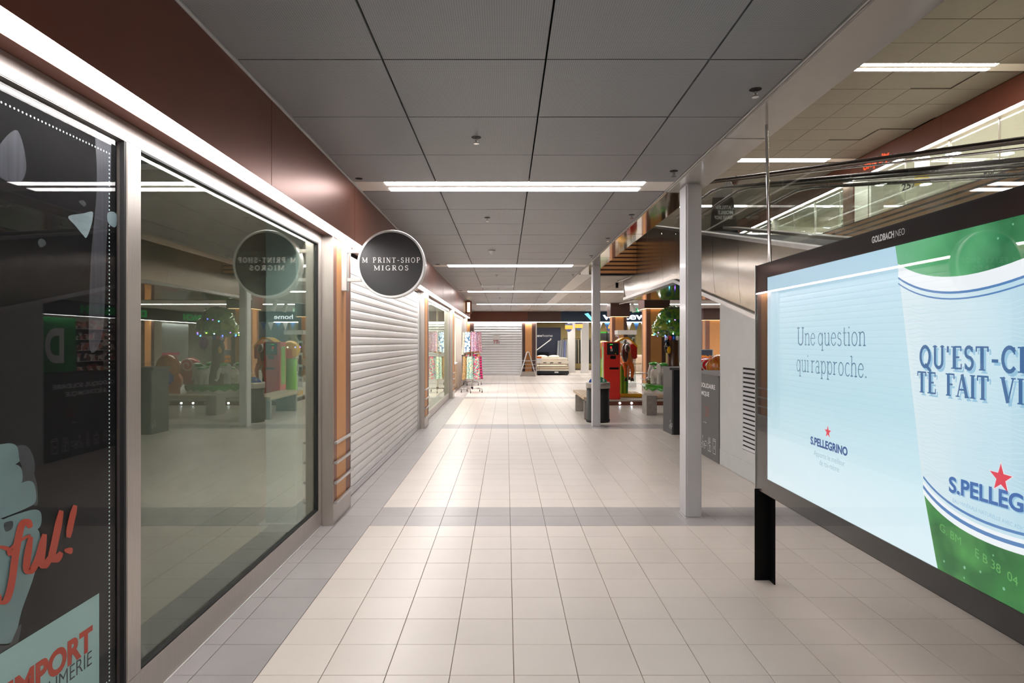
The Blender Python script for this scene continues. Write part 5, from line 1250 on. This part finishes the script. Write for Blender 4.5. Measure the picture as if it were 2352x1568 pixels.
for k, (a, l) in enumerate(((.5, .3), (2.4, .32), (4.0, .28), (5.3, .3))): part(tr, 'branch', MB().tube([(TX+.03, TY, 1.55), (TX+.03+l*.5*cos(a), TY+l*.5*sin(a), 1.72), (TX+l*cos(a), TY+l*sin(a), 1.92)], [.09, .06, .04]), bark)
lc = [glow('bulb_blue', (70, 90, 255), 14), glow('bulb_white', (210, 225, 255), 14), glow('bulb_green', (190, 255, 90), 10), glow('bulb_cyan', (90, 200, 255), 12), glow('bulb_violet', (150, 90, 255), 12)]
for k in range(22):
    a = 2*pi*k/16+.2; rr = .50 if k < 16 else .40; z = 1.76+.045*sin(k*2.3) if k < 16 else 1.95+.03*k % .2
    a = a if k < 16 else 3.6+.35*(k-16)
    x, y = TX+rr*cos(a)*1.02, TY+rr*.92*sin(a)-.02
    part(tr, 'coloured_bulb', MB().ball((x, y, z), .016, 10, 6), lc[k % 5])
bd_ = thing('toucan_figure', 'glossy black bird figure with a yellow breast clinging to the plastic trunk', 'figurine', (TX-.18, TY-.16, 1.4))
part(bd_, 'bird_body', MB().ball((TX-.17, TY-.20, 1.42), (.075, .08, .15), 16, 12), black_gloss); part(bd_, 'bird_head', MB().ball((TX-.20, TY-.26, 1.60), (.065, .07, .06)), black_gloss)
part(bd_, 'bird_breast', MB().ball((TX-.15, TY-.26, 1.36), (.05, .04, .10)), yellow); part(bd_, 'bird_beak', MB().cyl((TX-.23, TY-.31, 1.60), (TX-.28, TY-.38, 1.56), .03, .008, 10), blue_p)
part(bd_, 'bird_tail', MB().cyl((TX-.14, TY-.18, 1.30), (TX-.10, TY-.16, 1.16), .035, .015, 10), black_gloss); part(bd_, 'bird_eye', MB().ball((TX-.235, TY-.30, 1.62), .012, 8, 6), whitegloss)
lt = thing('lantern_cluster', 'small coloured lanterns hanging under the plastic tree crown', 'lantern', (TX-.18, TY-.3, 1.72))
for k, (dx, m_) in enumerate(((-.24, whitegloss), (-.14, red), (-.05, blue_p), (.04, whitegloss))):
    part(lt, 'lantern', MB().lathe([(0, 0), (.035, .01), (.045, .06), (.035, .11), (0, .12)], (TX+dx, TY-.36, 1.60), 10), m_); part(lt, 'cord', B(TX+dx-.002, TX+dx+.002, TY-.362, TY-.358, 1.72, 1.80), black)
bl = thing('balloon_figure', 'purple balloon figure hanging at the right of the plastic trunk', 'balloon', (TX+.30, TY-.2, 1.5))
part(bl, 'balloon_body', MB().ball((TX+.30, TY-.2, 1.53), (.12, .12, .17)), purple_p); part(bl, 'balloon_knot', MB().cyl((TX+.3, TY-.2, 1.36), (TX+.3, TY-.2, 1.33), .015, .03, 8), purple_p)
cb = thing('carousel_base', 'round white carousel base with a wavy green grass rim around the tree', 'carousel', (TX, TY, PZ))
part(cb, 'base_drum', MB().lathe([(0, .0), (.70, 0), (.74, .04), (.74, .26), (.70, .30), (0, .30)], (TX, TY, PZ), 48), whitegloss)
mb = MB(); n = 72
for ring in (0,):
    vs = []
    for k in range(n): a = 2*pi*k/n; zz = .20+.03*sin(k*1.57); vs += [(TX+.752*cos(a), TY+.752*sin(a), PZ+zz), (TX+.76*cos(a), TY+.76*sin(a), PZ+.33), (TX+.62*cos(a), TY+.62*sin(a), PZ+.335)]
    mb.add(vs, [(3*k+j, 3*((k+1) % n)+j, 3*((k+1) % n)+j+1, 3*k+j+1) for k in range(n) for j in (0, 1)], True)
part(cb, 'grass_rim', mb, green_p, 'wavy green grass rim')
text(cb, 'lettering', 'Africa', black, (TX-.30, TY-.755, PZ+.08), (1, 0, 0), U2, .07, .3, bold=.03, shear=.2)
def elephant(a, label):
    c = Vector((TX+.50*cos(a), TY+.50*sin(a), PZ+.35)); f = Vector((-sin(a), cos(a), 0)); o_ = Vector((cos(a), sin(a), 0))
    if f.dot(Vector((-1, 0, 0))) < -.9: pass
    t = thing('elephant_seat', label, 'ride figure', c)
    R_ = Matrix((f, o_, (0, 0, 1))).transposed()
    def q(x, y, z): return tuple(c+f*x+o_*y+Vector((0, 0, z)))
    mb = MB(); mb.ball(q(-.05, 0, .27), (.20, .14, .15), 20, 14, rot=R_)
    mb.ball(q(.16, 0, .38), (.12, .11, .13), 18, 12, rot=R_)
    for sx in (-.15, .06):
        for sy in (-.07, .07): mb.tube([q(sx, sy, .24), q(sx, sy, .12), q(sx+.01, sy, 0)], [.065, .055, .06], 12)
    mb.tube([q(.24, 0, .40), q(.31, 0, .28), q(.32, 0, .16), q(.36, 0, .10), q(.40, 0, .13)], [.055, .045, .034, .028, .022], 12)
    mb.tube([q(-.24, 0, .30), q(-.29, 0, .22), q(-.29, 0, .14)], [.015, .012, .012], 8)
    part(t, 'elephant_body', mb, whitegloss)
    for s in (-1, 1): part(t, 'ear', MB().ball(q(.10, s*.12, .39), (.09, .022, .12), 14, 10, rot=R_), whitegloss)
    part(t, 'leaf_cap', MB().ball(q(.13, 0, .49), (.14, .12, .06), 20, 10, lump, R_), green_p, 'green leaf cap'); part(t, 'eye', MB().ball(q(.24, .075, .43), .013, 8, 6).ball(q(.24, -.075, .43), .013, 8, 6), black)
    part(t, 'saddle', MB().ball(q(-.05, 0, .40), (.11, .11, .05), 16, 8, rot=R_), green_p)
elephant(3.75, 'white elephant seat with green leaf cap at the left of the carousel'); elephant(5.3, 'white elephant seat at the front right of the carousel'); elephant(.5, 'white elephant seat at the right back of the carousel'); elephant(2.2, 'white elephant seat at the left back of the carousel')
# pony ride
px_, py_ = 3.16, 16.46
pn = thing('pony_ride', 'brown pony ride with an orange body under a yellow and red canopy', 'ride figure', (px_, py_, PZ))
part(pn, 'ride_base', MB().bev(px_-.26, px_+.34, py_-.30, py_+.40, PZ, PZ+.10, .02), yellow)
for i in range(5): part(pn, 'cactus_post', MB().tube([(px_-.22+.045*i, py_-.1-.03*(i % 2), PZ+.10), (px_-.22+.045*i, py_-.1-.03*(i % 2), PZ+.78+.03*(i % 3))], [.04, .032], 10), lime if i % 2 else green_p, 'green ribbed post')
bdy = MB(); bdy.ball((px_, py_+.1, 1.08), (.17, .30, .17), 20, 14); bdy.tube([(px_-.02, py_-.1, 1.15), (px_-.04, py_-.22, 1.32), (px_-.05, py_-.27, 1.42)], [.12, .10, .08], 14)
for sx in (-.09, .09):
    bdy.tube([(px_+sx, py_-.08, .98), (px_+sx+.02, py_-.20, .82), (px_+sx+.02, py_-.12, .64)], [.07, .05, .035], 10); bdy.tube([(px_+sx, py_+.30, .98), (px_+sx, py_+.38, .80), (px_+sx, py_+.32, .62)], [.07, .05, .035], 10)
part(pn, 'pony_body', bdy, orange_p, 'orange pony body')
hd = MB(); hd.ball((px_-.06, py_-.34, 1.40), (.075, .15, .09), 16, 12, rot=Matrix.Rotation(.6, 3, 'X')); part(pn, 'pony_head', hd, darkbrown_p)
part(pn, 'mane', MB().ball((px_-.10, py_-.24, 1.28), (.10, .10, .24), 18, 14, lump), darkbrown_p, 'dark brown mane')
for sx in (-.09, .09):
    for yy in (-.12, .32): part(pn, 'hoof', MB().cyl((px_+sx+.02, py_+yy, .55), (px_+sx+.02, py_+yy, .63), .055, .04, 12), darkbrown_p)
part(pn, 'mount_post', MB().cyl((px_, py_+.1, PZ+.1), (px_, py_+.1, 1.0), .05), chrome)
cp = MB(); cp.grid(lambda u, v: (px_-.28+.56*u, py_+.02+.5*v, 1.55+.14*sin(pi*u)-.22*max(0, u-.55)), 14, 2); cp.grid(lambda u, v: (px_-.28+.56*u, py_+.02+.5*v, 1.50+.14*sin(pi*u)-.22*max(0, u-.55)), 14, 2)
cp.grid(lambda u, v: (px_-.28+.56*u, py_+.02, 1.50+.05*v+.14*sin(pi*u)-.22*max(0, u-.55)), 14, 1)
part(pn, 'canopy', cp, yellow, 'yellow canopy roof'); part(pn, 'canopy_side', MB().bev(px_+.10, px_+.28, py_+.06, py_+.5, 1.12, 1.50, .02), red, 'red canopy side')
part(pn, 'canopy_rod', MB().cyl((px_-.2, py_+.3, 1.0), (px_-.22, py_+.3, 1.58), .015), chrome)
# yellow capped green ride behind the machine
t = thing('frog_ride', 'green ride post with a round yellow lit cap behind the red machine', 'ride figure', (2.62, 16.95, PZ))
part(t, 'ride_base', MB().bev(2.36, 2.85, 16.72, 17.20, PZ, PZ+.12, .02), yellow)
part(t, 'body', MB().lathe([(.18, 0), (.17, .3), (.15, .55), (.17, .8), (.14, .85)], (2.62, 16.95, PZ+.12), 20), lime)
part(t, 'cap', MB().ball((2.62, 16.95, 1.36), (.26, .24, .24), 24, 16), yellow, 'round yellow cap'); part(t, 'window', MB().bev(2.5, 2.70, 16.69, 16.73, 1.12, 1.38, .02), orange_p)
for k in range(8): a = 2*pi*k/8; part(t, 'coloured_bulb', MB().ball((2.62+.255*cos(a), 16.95+.24*sin(a), 1.42), .014, 8, 6), lc[k % 5])
# lion and red car to the right
t = thing('lion_ride', 'round orange maned lion figure behind the grey counter', 'ride figure', (5.07, 15.85, PZ))
lion_m = pattern_mat('lion_mane', [(230, 140, 30), (206, 96, 24), (240, 170, 60), (216, 90, 40)], 9, 'soft', stretch=(3, 1, .6), rough=.2, coat=.8)
part(t, 'mane', MB().ball((5.38, 15.95, .93), (.30, .26, .30), 32, 22, lump), lion_m); part(t, 'lion_body', MB().ball((5.42, 16.2, .55), (.24, .36, .28), 20, 14).cyl((5.42, 16.2, PZ), (5.42, 16.2, .4), .2), orange_p)
part(t, 'muzzle', MB().ball((5.46, 16.2, .90), (.12, .10, .10)), yellow); part(t, 'ear', MB().ball((5.22, 16.0, 1.16), .05, 12, 8).ball((5.56, 16.0, 1.16), .05, 12, 8), orange_p); part(t, 'eye', MB().ball((5.36, 16.22, 1.0), .02, 8, 6).ball((5.50, 16.22, 1.0), .02, 8, 6), black)
part(t, 'blue_seat', MB().bev(5.12, 5.50, 15.60, 15.78, .50, .80, .06), blue_p)
t = thing('red_car_ride', 'shiny red toy car ride behind the grey counter', 'ride figure', (5.6, 17.5, PZ))
CX, CY = .30, .75
car = MB(); car.ball((5.60, 17.75, .60), (.42, .60, .30), 26, 16); car.ball((5.60, 17.35, .78), (.30, .26, .22), 20, 12)
part(t, 'car_body', car, mat('car_red', (196, 22, 40), .12, coat=.9)); part(t, 'windscreen', MB().bev(5.36, 5.84, 17.13, 17.17, .86, 1.08, .02), glass_case)
for x in (5.26, 5.94):
    for y in (17.35, 18.1): w_ = part(t, 'wheel', MB().cyl((x-.04, y, .32), (x+.04, y, .32), .17, n=20), rubber); part(w_, 'wheel_hub', MB().cyl((x-.045, y, .32), (x+.045, y, .32), .06, n=12), chrome)
for x in (5.42, 5.78): part(t, 'headlight', MB().cyl((x, 17.11, .72), (x, 17.08, .72), .055, n=14), whitegloss)
part(t, 'front_swirl', MB().tube([(5.42+.20*cos(a*.5)*(1-a*.04), 16.98-.002*a, .92+.20*sin(a*.5)*(1-a*.04)) for a in range(20)], .018, 8), whitegloss)
part(t, 'bonnet', MB().ball((5.44, 17.2, .88), (.30, .22, .26), 24, 16), MATS['car_red'], 'rounded red bonnet')
t = thing('info_board', 'dark event board with orange lettering standing in the back right', 'sign board', (8.3, 25, 0))
part(t, 'board', MB().bev(7.25, 8.18, 25, 25.03, .56, 1.24, .006), mat('board_navy', (44, 48, 62), .4)); part(t, 'frame', B(7.21, 7.25, 24.99, 25.04, 0, 1.26).box(8.18, 8.22, 24.99, 25.04, 0, 1.26).box(7.25, 8.18, 24.99, 25.04, 1.24, 1.27), alu)
text(t, 'lettering', 'EXPO 800m²', MATS['shield_orange'], (7.38, 24.99, .92), R2, U2, .11, .72, bold=.03); text(t, 'lettering', 'DISPONIBLE!', MATS['shield_orange'], (7.38, 24.99, .76), R2, U2, .11, .72, bold=.03)
text(t, 'lettering', 'A louer', MATS['shield_orange'], (7.38, 24.99, .64), R2, U2, .05, .3)

# glass cabinet with horse figures
gc = thing('glass_cabinet', 'tall glass display cabinet with white top holding horse figures', 'display case', (4.2, 22.15, 0))
part(gc, 'cabinet_base', MB().bev(3.88, 4.52, 21.85, 22.45, 0, .14, .005), white); part(gc, 'cabinet_top', MB().bev(3.87, 4.53, 21.84, 22.46, 1.82, 1.97, .005), white)
part(gc, 'glass_side', B(3.89, 4.51, 21.86, 21.866, .14, 1.82), glass_case); part(gc, 'glass_side', B(3.89, 3.896, 21.867, 22.44, .14, 1.82), glass_case); part(gc, 'glass_side', B(4.504, 4.51, 21.867, 22.44, .14, 1.82), glass_case)
for z in (.55, .97, 1.39): part(gc, 'glass_shelf', B(3.90, 4.50, 21.87, 22.44, z, z+.008), glass_case)
def horse(x, y, z, m_, label, s=1.0):
    t = thing('horse_figurine', label, 'figurine', (x, y, z)); mb = MB()
    mb.ball((x, y, z+.13*s), (.08*s, .035*s, .04*s), 14, 10); mb.tube([(x+.06*s, y, z+.15*s), (x+.09*s, y, z+.21*s), (x+.10*s, y, z+.24*s)], [.026*s, .018*s, .016*s], 8)
    mb.ball((x+.12*s, y, z+.245*s), (.035*s, .014*s, .016*s), 10, 8)
    for dx in (-.055, .055):
        for dy in (-.018, .018): mb.tube([(x+dx*s, y+dy*s, z+.12*s), (x+(dx+.006)*s, y+dy*s, z+.06*s), (x+dx*s, y+dy*s, z+.002)], [.014*s, .009*s, .009*s], 6)
    part(t, 'horse_body', mb, m_); part(t, 'tail', MB().tube([(x-.08*s, y, z+.15*s), (x-.11*s, y, z+.11*s), (x-.11*s, y, z+.05*s)], [.01*s, .012*s, .006*s], 6), darkbrown_p)
    part(t, 'mane', MB().tube([(x+.045*s, y, z+.18*s), (x+.08*s, y, z+.24*s), (x+.10*s, y, z+.265*s)], .008*s, 6), darkbrown_p)
for i, (x, z) in enumerate([(4.05, .14), (4.32, .14), (4.05, .558), (4.32, .558), (4.05, .978), (4.32, .978), (4.05, 1.398), (4.32, 1.398)]):
    horse(x, 22.15, z, [whitegloss, chrome][i % 2], '%s horse figurine on the %s shelf of the glass cabinet' % (['white', 'silver'][i % 2], ['bottom', 'second', 'third', 'top'][i//2]), 1.25)

# ------------------------------------------------------------------ shoe shop on the far right (seen mostly in the window reflection)
XD = 11.9
ds = thing('shoe_shop_fascia', 'dark fascia with green shop lettering facing the mall from the far right', 'fascia', (XD, 26, 2.48))
part(ds, 'fascia_board', B(XD, XD+.1, 19.5, 34, 2.483, 2.968), mat('fascia_ink', (46, 40, 52), .4)); part(ds, 'strip_lamp', B(XD+.01, XD+.09, 19.5, 34, 2.474, 2.482), L_strip, 'glowing white strip lamp')
gg = glow('letter_green', (20, 150, 70), .9)
for y in (26.4, 33.3): text(ds, 'glowing_lettering', 'DOSENBACH', gg, (XD-.005, y, 2.60), (0, -1, 0), U2, .27, 3.9 if y > 30 else 4.1, bold=.05, depth=.02)
B(XD+3, XD+3.1, 19.5, 34, 0, CZ).box(XD+.1, XD+3, 19.4, 19.5, 0, CZ).build('wall_shoe_shop', cream_wall, kind='structure')
B(XD+.1, XD+3, 19.5, 34, 2.9, CZ).build('ceiling_shoe_shop', white_paint, kind='structure')
for i, y in enumerate((21, 24, 27, 30, 33)):
    t = thing('shop_ceiling_lamp', 'luminous shoe shop ceiling lamp, %s from the near end' % ['first', 'second', 'third', 'fourth', 'fifth'][i], 'ceiling light', (XD+1.5, y, 2.88), 'lamps of the shoe shop'); part(t, 'lamp_diffuser', B(XD+1.1, XD+1.9, y-.3, y+.3, 2.86, 2.88), L_shop); part(t, 'lamp_frame', B(XD+1.06, XD+1.94, y-.34, y+.34, 2.882, 2.9), white)
for i, y in enumerate((20.2, 22.9, 25.6, 28.3, 31.0)):
    t = thing('shoe_shelf', 'tall shelf of shoe boxes in the shoe shop, %s from the near end' % ['first', 'second', 'third', 'fourth', 'fifth'][i], 'shelf', (XD+2.5, y, 0))
    part(t, 'shelf_frame', B(XD+2.7, XD+2.75, y, y+2.2, 0, 2.4), brown_dark)
    for k in range(5):
        part(t, 'shelf_board', B(XD+2.35, XD+2.7, y, y+2.2, .3+k*.45, .32+k*.45), white)
        mb = MB(); x = y
        while x < y+2.1: w_ = random.uniform(.15, .3); mb.box(XD+2.38, XD+2.68, x, min(x+w_-.02, y+2.2), .322+k*.45, .322+k*.45+random.uniform(.15, .34)); x += w_
        part(t, 'shoe_boxes', mb, pattern_mat('shoe_boxes_%d_%d' % (i, k), [(190, 180, 170), (120, 60, 40), (200, 120, 100), (60, 50, 50), (220, 214, 200)], 5, 'cell'), kind='stuff')
t = thing('green_poster', 'green poster with a large white letter D in the shoe shop front', 'poster', (XD+.2, 21.3, 1)); part(t, 'poster_sheet', B(XD+.15, XD+.17, 20.2, 22.3, .3, 2.4), mat('poster_green', (30, 140, 70), .5))
text(t, 'lettering', 'D', print_white, (XD+.145, 21.7, .9), (0, -1, 0), U2, 1.1, .9, bold=.04)
t = thing('shoe_poster', 'grey poster with white shoes and pink line in the shoe shop front', 'poster', (XD+.2, 29, 1)); part(t, 'poster_sheet', B(XD+.15, XD+.17, 27.6, 30.2, .3, 2.4), mat('poster_grey', (150, 156, 156), .5))
part(t, 'pink_line', B(XD+.142, XD+.149, 27.8, 29.4, .95, 1.08), pink_p)
for k in range(3): part(t, 'printed_shoe', MB().ball((XD+.145, 28.0+k*.6, .62), (.004, .24, .10), 14, 8), print_white)
for i, y in enumerate((22.6, 25.3)):
    t = thing('discount_stand', 'round dark green discount stand in the shoe shop front, %s one' % ('near' if i == 0 else 'far'), 'display stand', (XD+.4, y, 0)); part(t, 'disc', MB().cyl((XD+.40, y, 1.7), (XD+.42, y, 1.7), .28, n=24), mat('disc_green', (20, 70, 44), .4)); part(t, 'post', B(XD+.40, XD+.43, y-.14, y+.14, 0, 1.45), anthracite)
    text(t, 'lettering', '20%', print_white, (XD+.395, y+.2, 1.64), (0, -1, 0), U2, .14, .4, bold=.03)
pillar_d = [endpillar(XD-.05, XD+.5, 'orange striped pillar of the shoe shop front', y=26.9)]
# emergency phone box visible as a red and yellow patch: small red extinguisher by the second pillar is out of view
